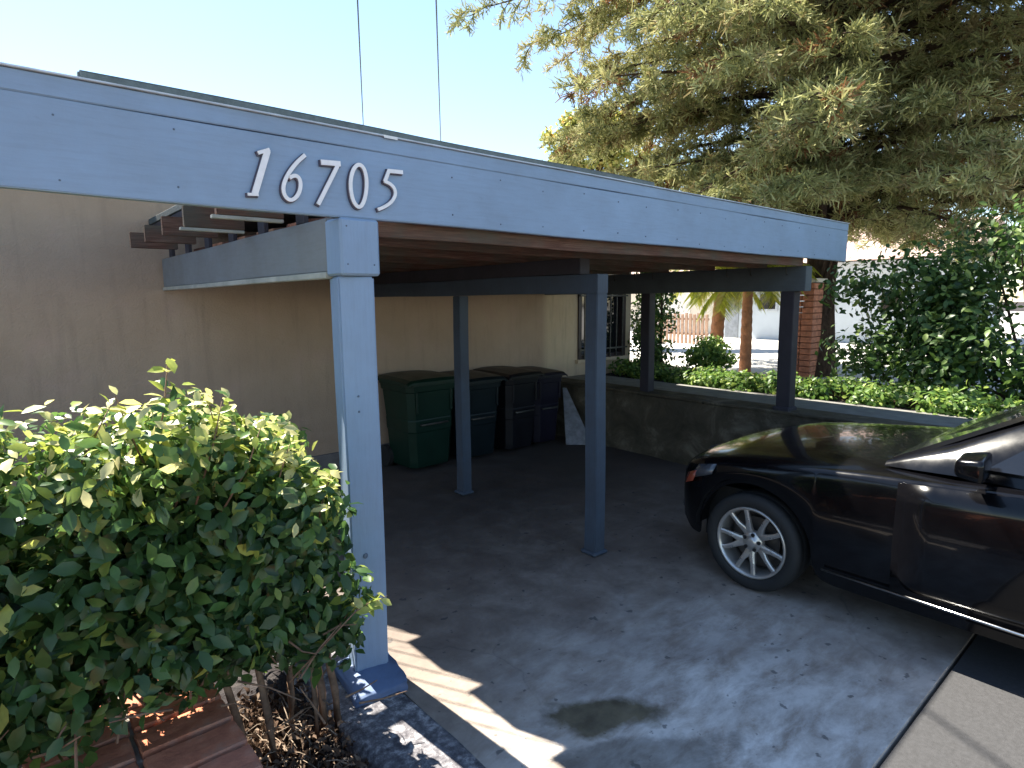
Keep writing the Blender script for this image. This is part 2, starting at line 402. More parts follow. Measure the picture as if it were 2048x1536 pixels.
for z in (fz0 + .12, fz1 - .25): box('crossbar', (fx0 - .01, -.060, z), (fx1 + .01, -.0545, z + .025), M['bar'], win, .001)

# ------------------------------------------------------------------ carport
cp = empty('carport', (1.25, 2.55, 0), 'blue painted timber carport with flat roof over a concrete driveway', 'carport')
ox, oy = 1.25, 2.55
def C(a): return (a[0] - ox, a[1] - oy, a[2])
def cbox(name, a, b, mat, **k): return box(name, C(a), C(b), mat, cp, **k)
def timber(name, a, b, mat, seg=10, jit=.002, bev=.004): return subdiv_box(name, C(a), C(b), mat, cp, seg=(seg, 1, 1), jit=jit, bev=bev)
XL, XR = -2.9, 6.45
timber('fascia', (XL, 2.487, 2.157), (XR, 2.530, 2.4485), M['blue_x'], 40, .0025)
timber('fascia_trim', (XL, 2.484, 2.4492), (XR, 2.531, 2.515), M['blue_x'], 40, .0015, .003)
timber('drip_edge', (XL, 2.472, 2.5165), (XR, 2.56, 2.5225), M['flash'], 40, .0012, .001)
timber('roof_edge', (.30, 2.565, 2.46), (3.46, 2.60, 2.575), M['roofing'], 14, .004, .006)
cbox('paint_chip', (1.385, 2.4705, 2.5095), (1.452, 2.4716, 2.5215), M['chip'], bev=0)
# near post: shaft, bracket block and painted plinth
post = timber('post', (1.172, 2.488, .03), (1.332, 2.648, 1.909), M['blue_z'], 12, .0025, .008)
tag(post, 'wide light blue front post')
pc = Vector(C((1.25, 2.56, 0))); post.data.transform(Matrix.Translation(pc) @ Matrix.Rotation(R(-12), 4, 'Z') @ Matrix.Translation(-pc))   # post turned so its left face catches more sun
# bracket block on the near post
blk = cbox('post_block', (1.160, 2.470, 1.912), (1.345, 2.625, 2.155), M['blue_z'], bev=.010)
bm = bmesh.new()
lo = [(1.075, 2.345), (1.325, 2.315), (1.392, 2.68), (1.12, 2.69)]; hi = [(1.10, 2.375), (1.335, 2.345), (1.380, 2.665), (1.130, 2.67)]; tp = [(1.150, 2.472), (1.350, 2.470), (1.350, 2.645), (1.150, 2.645)]
rings = [[bm.verts.new(C((x, y, z))) for x, y in P] for P, z in ((lo, -.005), ([(x * .98 + .02 * 1.24, y * .98 + .02 * 2.47) for x, y in lo], .034), (hi, .048), (tp, .066))]
for a, b in zip(rings, rings[1:]):
    for k in range(4): bm.faces.new((a[k], a[(k + 1) % 4], b[(k + 1) % 4], b[k]))
bm.faces.new(rings[0][::-1]); bm.faces.new(rings[-1])
bmesh.ops.subdivide_edges(bm, edges=list(bm.edges), cuts=3, use_grid_fill=True, smooth=.4)
for v in bm.verts: v.co += Vector([random.uniform(-.004, .004) for _ in range(3)])
to_obj('plinth', bm, M['plinth'], cp, True)
for z in (1.93 + .02, 2.12):
    pass
# knots / screw heads on the front of the post
M['screw'] = plain('faded_screw_heads', (.10, .13, .18), .6)
for x, z, r in ((1.225, .63, .013), (1.222, 1.38, .005), (1.222, 1.31, .005), (1.19, 1.96, .004), (1.315, 1.96, .004), (1.19, 2.12, .004)):
    bm = bmesh.new()
    bmesh.ops.create_cone(bm, cap_ends=True, segments=12, radius1=r, radius2=r * .7, depth=.004, matrix=Matrix.Translation(C((x, 2.4875 if z < 1.9 else 2.4690, z))) @ Matrix.Rotation(R(90), 4, 'X'))
    to_obj('screw', bm, M['screw'], cp)
# nail heads along the fascia
nail_me = None
for k in range(26):
    xx = -1.6 + k * .305 + random.uniform(-.03, .03)
    for zz in (2.20, 2.40):
        if any(abs(xx - q) < .07 for q in (.84, .97, 1.12, 1.26, 1.41)): continue
        if nail_me is None:
            bm = bmesh.new(); bmesh.ops.create_cone(bm, cap_ends=True, segments=8, radius1=.0042, radius2=.003, depth=.003, matrix=Matrix.Rotation(R(90), 4, 'X'))
            o = to_obj('nail', bm, M['screw'], cp); nail_me = o.data
        else: o = link(bpy.data.objects.new('nail', nail_me), cp)
        o.location = C((xx, 2.4845, zz + random.uniform(-.015, .015)))
# cross beams
lb = timber('beam', (1.172, 2.63, 1.935), (1.212, 5.99, 2.170), M['blue_y'], 12, .002); tag(lb, 'taupe cross beam behind the front post')
timber('beam_trim', (1.160, 2.63, 1.905), (1.216, 5.99, 1.933), M['trim_pale'], 12, .001, .003)
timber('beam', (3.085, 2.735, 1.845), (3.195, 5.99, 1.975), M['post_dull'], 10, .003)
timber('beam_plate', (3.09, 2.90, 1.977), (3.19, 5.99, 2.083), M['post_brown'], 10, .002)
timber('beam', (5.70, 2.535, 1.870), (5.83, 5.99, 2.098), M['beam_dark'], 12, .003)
# inner posts
def ipost(x, y, wx, wy, z0, z1, mat, base=True):
    timber('post', (x - wx / 2, y - wy / 2, z0), (x + wx / 2, y + wy / 2, z1), mat, 10, .003, .005)
    if base: cbox('post_foot', (x - wx / 2 - .02, y - wy / 2 - .02, z0 - .02 if z0 > .1 else .0), (x + wx / 2 + .02, y + wy / 2 + .02, z0 + .03), mat, bev=.012)
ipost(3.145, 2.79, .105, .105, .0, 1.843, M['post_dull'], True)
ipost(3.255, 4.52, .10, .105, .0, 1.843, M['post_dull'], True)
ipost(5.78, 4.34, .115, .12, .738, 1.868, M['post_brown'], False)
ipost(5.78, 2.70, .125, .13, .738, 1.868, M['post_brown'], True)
# joists, deck
jy = [2.56, 2.90, 3.45, 4.00, 4.55, 5.10, 5.62]
for k, y in enumerate(jy):
    timber('joist', (1.482 if k else 1.34, y, 2.085 if k else 2.092), (5.69, y + .042, 2.231), M['timber_light'], 14, .004)
    if k:
        bm = bmesh.new(); pl = [(1.395, y + .235), (1.505, y + .235), (1.505, y - .312), (1.485, y - .308), (1.395, y - .09)]
        lo_ = [bm.verts.new(C((px, py, 2.232))) for px, py in pl]; hi_ = [bm.verts.new(C((px, py, 2.256))) for px, py in pl]
        bm.faces.new(lo_[::-1]); bm.faces.new(hi_)
        for q in range(5): bm.faces.new((lo_[q], lo_[(q + 1) % 5], hi_[(q + 1) % 5], hi_[q]))
        to_obj('shadow_tooth', bm, M['timber'], cp)  # added sawtooth block, shaped to cast the stepped edge of the sun patch
timber('edge_beam', (1.10, 2.635, 2.40), (1.205, 5.985, 2.448), M['post_brown'], 10, .002)
for k, y in enumerate([2.90, 3.45, 4.00, 4.55, 5.10, 5.64]):
    cbox('beam_packer', (1.18, y, 2.172), (1.205, y + .10, 2.398), M['post_brown'], bev=.003)
for k, y in enumerate([3.14, 3.76, 4.30, 4.85, 5.40]):
    timber('joist', (.86, y, 2.215), (1.178, y + .04, 2.33), M['timber_light'], 5, .002)
    if k < 2: timber('lit_edge_strip', (.84, y + .002, 2.196), (1.176, y + .038, 2.213), M['trim_pale'], 4, .001, .002)  # pale strip stands in for the lit lower edge of the joist
# deck boards run along the joists' tops, beside a slot left open by the near beam to shape the sun patch
y = 2.60; k = 0
while y < 5.95:
    y1 = min(y + .142, 5.985)
    cbox('deck_board', (1.507, y, 2.258 + (k % 2) * .001), (6.40, y1 - .006, 2.278), M['timber'], bev=.002)
    y = y1; k += 1
cbox('roof_deck', (1.480, 2.605, 2.452), (6.42, 5.985, 2.50), M['roofing'], bev=.004)
cbox('roof_deck', (1.095, 2.605, 2.452), (1.208, 5.985, 2.50), M['roofing'], bev=.004)
for k in range(14):
    y0 = 2.78 + .186 * k
    tube('shadow_wire', [C((1.200, y0 + .62, 2.425)), C((1.485, y0 + .08, 2.425))], .0045, M['dark_frame'], cp, 6)  # added only to cast thin shadow lines across the sun patch
# outer post that carries the far left end of the fascia
timber('post', (-2.6, 2.535, -.08), (-2.45, 2.68, 2.155), M['blue_z'], 8, .002, .006)
# hooks on the far beam
for y in (4.75, 4.45, 4.2, 3.3, 3.05, 2.7):
    tube('hook', [C((5.69, y, 2.02)), C((5.66, y, 2.03)), C((5.655, y, 2.09)), C((5.66, y, 2.13))], .005, M['bar'], cp, 6)

# ------------------------------------------------------------------ house numerals
M['num'] = plain('white_numeral_face', (.88, .85, .86), .5, var=.06, scale=30)
M['numb'] = plain('numeral_shade_back', (.07, .06, .09), .6)  # painted shade: dark layer showing as the numerals' shadowed edge
DIG = [
 ('1', 'white numeral 1 with a foot serif, first on the blue fascia', [([(.878, 2.381), (.819, 2.211)], .0235), ([(.841, 2.367), (.886, 2.386)], .0133), ([(.793, 2.209), (.833, 2.211)], .0106)]),
 ('6', 'white slanted numeral 6 on the blue fascia, between the 1 and the 7', [([(1.027, 2.386), (0.99, 2.352), (0.958, 2.311), (0.937, 2.273), (0.93, 2.246), (0.934, 2.218), (0.953, 2.201), (0.977, 2.211), (0.996, 2.239), (1.003, 2.271), (0.998, 2.293), (0.983, 2.302), (0.966, 2.295), (0.958, 2.288)], .0146)]),
 ('7', 'white slanted numeral 7 in the middle of the house number', [([(1.092, 2.367), (1.177, 2.372)], .0204), ([(1.168, 2.37), (1.071, 2.197)], .0159)]),
 ('0', 'white tall oval numeral 0 above the front post', [([(1.263, 2.384), (1.237, 2.364), (1.22, 2.317), (1.218, 2.269), (1.229, 2.221), (1.252, 2.199), (1.273, 2.217), (1.289, 2.26), (1.296, 2.318), (1.287, 2.366), (1.263, 2.384)], .0159)]),
 ('5', 'white slanted numeral 5, last of the house number', [([(1.475, 2.375), (1.399, 2.372)], .0168), ([(1.405, 2.374), (1.382, 2.323)], .0159), ([(1.379, 2.326), (1.411, 2.317), (1.432, 2.298), (1.434, 2.271), (1.413, 2.239), (1.377, 2.215), (1.344, 2.201)], .0142)]),
]
def smooth_pts(P, it=2, closed=False):
    P = [Vector((x, z)) for x, z in P]
    if len(P) < 4: return P
    for _ in range(it):
        Q = [P[0]] if not closed else []
        for a, b in zip(P, P[1:]): Q += [a * .75 + b * .25, a * .25 + b * .75]
        if not closed: Q.append(P[-1])
        else: Q.append(Q[0].copy())
        P = Q
    return P
def stroke(bm, P, wd, y0, y1, grow=0.0, closed=False):
    P = smooth_pts(P, 2, closed); h = wd / 2 + grow
    L = []; Rr = []
    n = len(P)
    for i, p in enumerate(P):
        if closed: d = (P[(i + 1) % n if i < n - 1 else 1] - P[i - 1 if i > 0 else n - 2]).normalized()
        else: d = (P[min(i + 1, n - 1)] - P[max(i - 1, 0)]).normalized()
        nn_ = Vector((-d.y, d.x)); e = Vector((0, 0))
        if not closed: e = -d * grow if i == 0 else (d * grow if i == n - 1 else e)
        L.append(p + nn_ * h + e); Rr.append(p - nn_ * h + e)
    v = lambda q, y: bm.verts.new((q.x - ox, y - oy, q.y))
    A = [(v(l, y0), v(r, y0), v(l, y1), v(r, y1)) for l, r in zip(L, Rr)]
    for a, b in zip(A, A[1:]):
        bm.faces.new((a[0], a[1], b[1], b[0])); bm.faces.new((a[2], b[2], b[3], a[3]))
        bm.faces.new((a[0], b[0], b[2], a[2])); bm.faces.new((a[1], a[3], b[3], b[1]))
    if not closed:
        for a in (A[0], A[-1]): bm.faces.new((a[0], a[1], a[3], a[2]))
for ch, lab, S in DIG:
    bm = bmesh.new(); bk = bmesh.new()
    for q, (P, wd) in enumerate(S):
        closed = ch == '0'
        stroke(bm, P, wd, 2.4715 - q * .0006, 2.4775, 0, closed)
        stroke(bk, [(x - .003, z - .003) for x, z in P], wd, 2.4778, 2.4868 - q * .0004, .0025, closed)
    o = to_obj('house_number', bm, M['num']); o.location = (ox, oy, 0)
    tag(o, lab, 'house number', 'numerals of the house number on the fascia')
    to_obj('shade_backing', bk, M['numb'], o)
#__PART2__
# ------------------------------------------------------------------ brick edging of the bed
bw = empty('brick_planter_wall', (.3, 2, -.1), 'low orange brick planter wall at the lower left, beside the hedge stems', 'wall')
bm = bmesh.new(); a_box(bm, (-1.9, -1.8, 0), (.228, .66, .392)); a_box(bm, (-3.4, .662, 0), (-1.9, 1.1, .392))
to_obj('mortar_bed', bm, M['mortar'], bw)
bme = []
for v in range(4):
    bm = bmesh.new(); a_box(bm, (-.145, -.069, -.046), (.145, .069, .046), .007)
    bmesh.ops.subdivide_edges(bm, edges=[e for e in bm.edges if e.calc_length() > .1], cuts=2, use_grid_fill=True)
    for q in bm.verts: q.co += Vector([random.uniform(-.0028, .0028) for _ in range(3)])
    me = bpy.data.meshes.new('brick'); bm.to_mesh(me); bm.free(); me.materials.append(M['brick']); bme.append(me)
def brick(x, y, z, rz=0):
    o = link(bpy.data.objects.new('brick', random.choice(bme)), bw)
    o.location = (x + random.uniform(-.004, .004), y + random.uniform(-.003, .003), z + random.uniform(-.003, .003)); o.rotation_euler = (random.uniform(-.015, .015), random.uniform(-.015, .015), rz + random.uniform(-.015, .015))
for r in range(16):
    y = .575 - r * .1545
    for c_ in range(7):
        brick(.095 - c_ * .306 - (.0 if r % 2 == 0 else .0), y, .367)
for lvl in range(3):
    for r in range(8):
        brick(.235 - .065, .50 - r * .306 - (lvl % 2) * .15, .27 - lvl * .103, R(90))
# ------------------------------------------------------------------ leaves
def quat_basis(nrm, spin):
    n = nrm / np.linalg.norm(nrm, axis=1, keepdims=True)
    a = np.where(np.abs(n[:, 2:3]) < .9, np.array([[0, 0, 1.]]), np.array([[1., 0, 0]]))
    u = np.cross(a, n); u /= np.linalg.norm(u, axis=1, keepdims=True); v = np.cross(n, u)
    cs = np.cos(spin)[:, None]; sn = np.sin(spin)[:, None]
    return u * cs + v * sn, -u * sn + v * cs, n
OVAL = (np.array([(0, 0, 0), (.28, .22, .05), (.62, .24, .05), (1, 0, -.10), (.62, -.24, .05), (.28, -.22, .05), (.35, 0, 0), (.68, 0, -.02)]) ,
        [(0, 6, 1), (1, 6, 7, 2), (2, 7, 3), (0, 5, 6), (5, 4, 7, 6), (4, 3, 7)])
BLADE = (np.array([(0, -.06, 0), (0, .06, 0), (1, 0, 0)]), [(0, 1, 2)])
QUAD = (np.array([(0, 0, 0), (.5, .3, .04), (1, 0, -.05), (.5, -.3, .04)]), [(0, 1, 2), (0, 2, 3)])
def leaves_obj(name, P, N, size, tone, mat, parent=None, tmpl=OVAL, origin=(0, 0, 0), direction=None, kind=None):
    T, F = tmpl; n = len(P); k = len(T)
    if direction is not None:
        u = direction / np.linalg.norm(direction, axis=1, keepdims=True)
        nn_ = N - (N * u).sum(1, keepdims=True) * u; nn_ /= np.maximum(np.linalg.norm(nn_, axis=1, keepdims=True), 1e-6); v = np.cross(nn_, u)
    else: u, v, nn_ = quat_basis(N, rng.uniform(0, 2 * np.pi, n))
    s = np.broadcast_to(np.asarray(size, float), (n,))[:, None, None]
    V = (P[:, None, :] - np.array(origin)) + s * (T[None, :, 0:1] * u[:, None] + T[None, :, 1:2] * v[:, None] + T[None, :, 2:3] * nn_[:, None])
    V = V.reshape(-1, 3)
    me = bpy.data.meshes.new(name)
    lt = np.array([len(f) for f in F]); flat = np.concatenate([np.array(f) for f in F])
    loops = (flat[None, :] + (np.arange(n) * k)[:, None]).ravel(); tot = np.tile(lt, n); st = np.concatenate([[0], np.cumsum(tot)[:-1]])
    me.vertices.add(len(V)); me.vertices.foreach_set('co', V.ravel())
    me.loops.add(len(loops)); me.loops.foreach_set('vertex_index', loops)
    me.polygons.add(len(tot)); me.polygons.foreach_set('loop_start', st); me.polygons.foreach_set('loop_total', tot)
    at = me.attributes.new('tone', 'FLOAT', 'POINT'); at.data.foreach_set('value', np.repeat(tone, k).astype(np.float32))
    me.update(calc_edges=True); me.materials.append(mat)
    o = link(bpy.data.objects.new(name, me), parent)
    if kind: o['kind'] = kind
    return o
def blob_points(blobs, per, jitter=.12):
    """Points and outward normals on the shells of many overlapping ellipsoidal clumps."""
    P = []; N = []
    for (c_, r_) in blobs:
        c_ = np.array(c_); r_ = np.array(r_) if hasattr(r_, '__len__') else np.array([r_] * 3)
        n = int(per * (r_[0] * r_[1] + r_[1] * r_[2] + r_[0] * r_[2]) / 3)
        d = rng.normal(size=(n, 3)); d /= np.linalg.norm(d, axis=1, keepdims=True)
        rad = 1 - np.abs(rng.normal(size=(n, 1))) * jitter * 2
        P.append(c_ + d * r_ * rad); N.append(d / r_)
    return np.vstack(P), np.vstack(N)
# leaf meshes with their own shades, for the leaves that are parts of their own
def leaf_variants(mat, k=7):
    out = []
    for i in range(k):
        T, F = OVAL
        V = [tuple(v) for v in T * np.array([1, 1 + .15 * math.sin(i * 2), 1 + .8 * math.cos(i * 3)])]
        me = bpy.data.meshes.new('leaf'); me.from_pydata(V, [], F)
        at = me.attributes.new('tone', 'FLOAT', 'POINT'); at.data.foreach_set('value', [float(i) / (k - 1) * .95] * len(V)); me.materials.append(mat)
        for p in me.polygons: p.use_smooth = True
        out.append(me)
    return out

random.seed(21); rng = np.random.default_rng(5)
hd = empty('hedge', (.5, 2.3, -.04), 'leafy green hedge with yellow sunlit tips growing up beside the blue front post', 'hedge')
blobs = []
def htop(x): return 1.50 - .36 * max(0, x - .45) - .03 * math.sin(x * 9) + .06 * max(0, -x)
def hbot(x): return .37 if x < .6 else .37 - .38 * (x - .6)
for k in range(200):
    x = random.uniform(-2.6, 1.0) if k < 130 else random.uniform(-.5, .9); r_ = random.uniform(.12, .19)
    z = random.uniform(hbot(x) + r_, htop(x) - r_ * .9)
    y = 2.26 + random.uniform(-.14, .32) + (.06 if z < .6 else 0)
    x = min(x, 1.06 - r_ * .8)
    blobs.append(((x, y, z), (r_, r_ * .95, r_ * 1.05)))
for x, y, z, r_ in ((.98, 2.30, .42, .14), (.98, 2.28, .60, .15), (.95, 2.26, .78, .15), (.93, 2.24, .94, .13), (.92, 2.24, 1.05, .11), (.80, 2.22, 1.12, .13), (.70, 2.2, 1.20, .14), (.58, 2.2, 1.28, .14), (.55, 2.2, 1.05, .2), (.7, 2.2, .85, .2), (.75, 2.22, .60, .18), (.5, 2.2, .65, .18), (.85, 2.26, .45, .14), (.45, 2.18, 1.34, .12)):
    blobs.append(((x, y, z), (r_, r_, r_)))
for k in range(9): blobs.append(((random.uniform(.90, .99), random.uniform(2.76, 2.98), random.uniform(1.0, 1.26)), (.10, .10, .10)))  # unseen clumps added to keep sun off the kerb
for k in range(26):   # unseen clumps added behind the post to shade the kerb and post foot
    blobs.append(((random.uniform(.85, 1.10), random.uniform(2.80, 3.4), random.uniform(.2, .98)), (.14, .16, .15)))
P, N = blob_points(blobs, 6200, .16)
keep = (P[:, 2] > np.array([hbot(x) for x in P[:, 0]]) - .12 * rng.random(len(P)) ** 2) & (P[:, 0] < np.where(P[:, 1] > 2.66, 1.10, 1.15)) & ~((P[:, 0] > 1.11) & (P[:, 1] > 2.40) & (P[:, 1] < 2.72)) & ~((P[:, 0] > 1.02) & (P[:, 2] > .75))
P = P[keep]; N = N[keep]
nl = len(P)
N = N / np.linalg.norm(N, axis=1, keepdims=True) + rng.normal(size=(nl, 3)) * .55 + np.array([0, -.15, .45])
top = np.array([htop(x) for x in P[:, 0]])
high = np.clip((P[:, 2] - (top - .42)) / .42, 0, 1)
tone = np.clip(rng.normal(.36, .2, nl) + high * rng.uniform(.05, .8, nl), 0, .99)  # upper leaves toned lighter: sunlight painted in, along with yellow new growth
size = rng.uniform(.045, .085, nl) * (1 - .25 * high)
# the 290 leaves nearest the camera and in the photograph's view are parts, the rest one mass
dcam = np.linalg.norm(P - np.array([0, 0, 1.8]), axis=1); vis = (P[:, 0] > .30 * P[:, 1]) & (N[:, 1] < .1)
order = np.argsort(np.where(vis, dcam - 10 * (size - .05), 99))[:290]
mask = np.ones(nl, bool); mask[order] = False
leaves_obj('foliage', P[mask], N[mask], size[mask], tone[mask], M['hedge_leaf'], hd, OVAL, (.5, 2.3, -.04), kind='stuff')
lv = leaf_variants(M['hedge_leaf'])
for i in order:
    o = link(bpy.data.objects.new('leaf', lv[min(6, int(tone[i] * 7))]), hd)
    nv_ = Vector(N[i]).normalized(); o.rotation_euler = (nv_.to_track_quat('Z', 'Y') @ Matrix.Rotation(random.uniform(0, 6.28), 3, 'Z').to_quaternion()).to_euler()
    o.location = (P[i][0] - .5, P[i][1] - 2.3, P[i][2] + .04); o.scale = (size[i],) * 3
# upright shoots with leaves standing out of the top
sp = []; sn = []; st = []
shoots = [(.52, 2.12, 1.34, .03, .14), (.62, 2.12, 1.24, .06, .17), (.545, 2.15, 1.34, -.03, .15), (.74, 2.14, 1.20, .03, .10), (.90, 2.14, 1.10, .02, .07), (.40, 2.2, 1.46, .02, .16), (.30, 2.2, 1.40, -.03, .12), (.20, 2.15, 1.40, .05, .10), (.98, 2.10, .60, .13, .03), (1.00, 2.2, .55, .10, .02), (.82, 2.2, 1.12, -.02, .1), (.50, 2.2, 1.3, .05, .12)]
for x, y, z, dx, dz in shoots:
    p0 = Vector((x - dx * 2, y + .03, z - .2)); p1 = Vector((x, y, z)); p2 = Vector((x + dx, y - .02, z + dz))
    tube('shoot', [p - Vector((.5, 2.3, -.04)) for p in (p0, p1, p2)], [.004, .003, .0015], M['twig'], hd, 5)
    for q in range(11):
        f = q / 10; c_ = p1.lerp(p2, f) + Vector([random.uniform(-.008, .008) for _ in range(3)])
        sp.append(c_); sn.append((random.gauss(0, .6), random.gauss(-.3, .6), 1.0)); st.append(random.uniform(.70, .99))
leaves_obj('foliage', np.array([tuple(v) for v in sp]), np.array(sn), rng.uniform(.040, .07, len(sp)), np.array(st), M['hedge_leaf'], hd, OVAL, (.5, 2.3, -.04), kind='stuff')
# stems
for k in range(15):
    x = [.93, .80, .62, .99, .70, .52, .35, .1, -.1, -.4, -.7, -1.1, -1.5, -1.9, .88][k]; y = 2.28 + random.uniform(-.08, .12)
    back_ = x < .56
    if back_: y = 2.74 + random.uniform(0, .08)
    h_ = random.uniform(.55, .8); lx = random.uniform(-.10, .10)
    tube('stem', [(x - .5, y - 2.3, -.02), (x - .5 + lx * .3, y - 2.3 - .02, .2), (x - .5 + lx * .7, y - 2.3 + .02 - (.12 if back_ else 0), .42), (x - .5 + lx, y - 2.32 - (.30 if back_ else 0), h_)], [.021, .016, .013, .008] if k < 5 else [.014, .012, .010, .006], M['twig'], hd, 7)
bm = bmesh.new()
for k in range(120):
    x = random.uniform(-1.5, 1.02); y = random.uniform(2.05, 2.45); z = random.uniform(.05 if x > .62 else .45, .62)
    d = Vector((random.uniform(-1, 1), random.uniform(-.6, .5), random.uniform(-.2, 1.2))).normalized() * random.uniform(.08, .25)
    a = Vector((x - .5, y - 2.3, z)); a_tube(bm, [a, a + d * .5 + Vector((0, 0, random.uniform(-.02, .02))), a + d], [.0045, .0035, .002], 5)
o = to_obj('twig', bm, M['twig'], hd); o['kind'] = 'stuff'

# dry leaf litter and twigs on the bed
n = 1500
P = np.stack([rng.uniform(-.1, .95, n), 0 * rng.random(n), np.zeros(n)], 1)
P[:, 0] = np.clip(rng.normal(.74, .13, n), .57, .945); P[:, 1] = rng.uniform(1.98, 2.75, n); P[:, 2] = -.04 + rng.random(n) ** 2 * .09
far = rng.random(n) < .18; P[far, 1] = rng.uniform(1.3, 2.1, far.sum()); P[far, 2] = -.025; P[far, 0] = rng.uniform(.6, .95, far.sum())
Nn = rng.normal(size=(n, 3)) * .7 + np.array([0, 0, .8])
T2 = (OVAL[0] * np.array([1, 1, 4.5]), OVAL[1])
tag(leaves_obj('leaf_litter', P, Nn, rng.uniform(.02, .05, n), rng.random(n), M['dead_leaf'], None, T2, (0, 0, 0), kind='stuff'), 'dry brown leaves and twigs heaped under the hedge beside the kerb', 'leaf litter')
bm = bmesh.new()
for k in range(110):
    x = random.gauss(.74, .11); y = random.uniform(1.9, 2.55); a = Vector((min(max(x, .6), .93), y, -.03 + random.random() * .07)); th = random.uniform(0, 6.28); L_ = random.uniform(.05, .17)
    d = Vector((math.cos(th) * L_ * .7, math.sin(th) * L_, random.uniform(-.01, .05)))
    a_tube(bm, [a, a + d * .5 + Vector((0, 0, .012)), a + d], [.003, .0025, .0015], 5)
tag(to_obj('fallen_twigs', bm, plain('pale_dry_twig', (.22, .165, .12), .85, var=.4)), 'pale dry twigs scattered over the leaf litter below the hedge', 'twigs', kind='stuff')

# ------------------------------------------------------------------ wheeled bins
def plastic(name, c): return plain(name, c, .42, var=.18, scale=5, bump=.12, spec=.4)
def make_bin(x, y, rz, mat, lidm, label, wd=.60, h=.98, dp=.66):
    r_ = empty('wheelie_bin', (x, y, 0), label, 'wheelie bin', 'wheelie bins along the house wall', rz)
    bm = bmesh.new(); rings = []
    for z, f in ((.05, .78), (.10, .80), (.40, .86), (.41, .875), (.52, .89), (.53, .88), (.80, .95), (.81, .985), (.86, 1.0), (.865, 1.03), (.90, 1.03)):
        a = wd / 2 * f; b = dp / 2 * f; q = .06
        pts = [(-a + q, -b), (a - q, -b), (a, -b + q), (a, b - q), (a - q, b), (-a + q, b), (-a, b - q), (-a, -b + q)]
        rings.append([bm.verts.new((px, py, z / .90 * (h - .07))) for px, py in pts])
    for a, b in zip(rings, rings[1:]):
        for k in range(8): bm.faces.new((a[k], a[(k + 1) % 8], b[(k + 1) % 8], b[k]))
    bm.faces.new(rings[0][::-1]); bm.faces.new(rings[-1])
    to_obj('body', bm, mat, r_)
    zt = h - .065
    bm = bmesh.new(); L_ = []
    for j, (yy, zz) in enumerate(((-dp * .55, 0), (-dp * .50, .030), (-dp * .3, .045), (0, .055), (dp * .3, .062), (dp * .50, .05), (dp * .56, .01))):
        L_.append([bm.verts.new((xx * wd * .54, yy, zt + zz * (1 - .5 * abs(xx) ** 3) - (.02 if abs(xx) == 1 else 0))) for xx in (-1, -.85, -.4, 0, .4, .85, 1)])
    for a, b in zip(L_, L_[1:]):
        for k in range(6): bm.faces.new((a[k], a[k + 1], b[k + 1], b[k]))
    ext = bmesh.ops.extrude_face_region(bm, geom=list(bm.faces)); bmesh.ops.translate(bm, verts=[v for v in ext['geom'] if isinstance(v, bmesh.types.BMVert)], vec=(0, 0, -.022))
    to_obj('lid', bm, lidm, r_)
    tube('handle', [(-wd * .36, dp * .52, zt - .03), (-wd * .36, dp * .62, zt - .02), (wd * .36, dp * .62, zt - .02), (wd * .36, dp * .52, zt - .03)], .014, lidm, r_, 8)
    tube('lift_bar', [(-wd * .26, -dp * .46, h * .50), (-wd * .26, -dp * .485, h * .50), (wd * .26, -dp * .485, h * .50), (wd * .26, -dp * .46, h * .50)], .012, M['bar'], r_, 8)
    for s in (-1, 1):
        bm = bmesh.new(); bmesh.ops.create_cone(bm, cap_ends=True, segments=20, radius1=.12, radius2=.12, depth=.05, matrix=Matrix.Translation((s * (wd * .40 + .03), dp * .40, .12)) @ Matrix.Rotation(R(90), 4, 'Y'))
        to_obj('wheel', bm, M['rubber'], r_)
        box('rib', (s * wd * .34 - .012, -dp * .492, h * .62), (s * wd * .34 + .012, -dp * .462, h * .84), mat, r_, .004)
    return r_
M['rubber'] = plain('black_rubber', (.015, .015, .016), .75, var=.3, scale=40, bump=.2)
gp = plastic('dark_green_plastic', (.003, .022, .013)); tp_ = plastic('dark_teal_plastic', (.004, .010, .013)); bp = plastic('near_black_plastic', (.008, .008, .011)); np_ = plastic('dark_purple_plastic', (.010, .008, .018))
make_bin(3.47, 5.60 + .03, .03, gp, gp, 'dark green wheelie bin, leftmost of the row by the house wall', .64, 1.04, .62)
make_bin(4.13, 5.64, -.02, tp_, tp_, 'dark teal wheelie bin standing just behind the left inner post', .58, .99)
make_bin(4.71, 5.61, .04, bp, bp, 'near black wheelie bin in the middle of the dark bins', .54, 1.00)
b4 = make_bin(5.19, 5.62, -.05, np_, np_, 'dark purple wheelie bin at the right end, beside the leaning board', .46, .96, .6)

# leaning triangular board
lbr = empty('leaning_board', (5.35, 5.3, 0), 'pale grey triangular board leaning between the last bin and the retaining wall', 'board')
bm = bmesh.new()
A = [(5.335, 5.215, .006), (5.575, 4.985, .006), (5.66, 5.53, .66), (5.62, 5.56, .66)]
nb = Vector((-.012, -.012, .006))
v0 = [bm.verts.new(Vector(a) - Vector((5.35, 5.3, 0))) for a in A]; v1 = [bm.verts.new(Vector(a) + nb - Vector((5.35, 5.3, 0))) for a in A]
bm.faces.new(v0); bm.faces.new(v1[::-1])
for k in range(4): bm.faces.new((v0[k], v0[(k + 1) % 4], v1[(k + 1) % 4], v1[k]))
to_obj('board', bm, plain('pale_grey_board', (.22, .22, .24), .8, scale=12, var=.35), lbr)

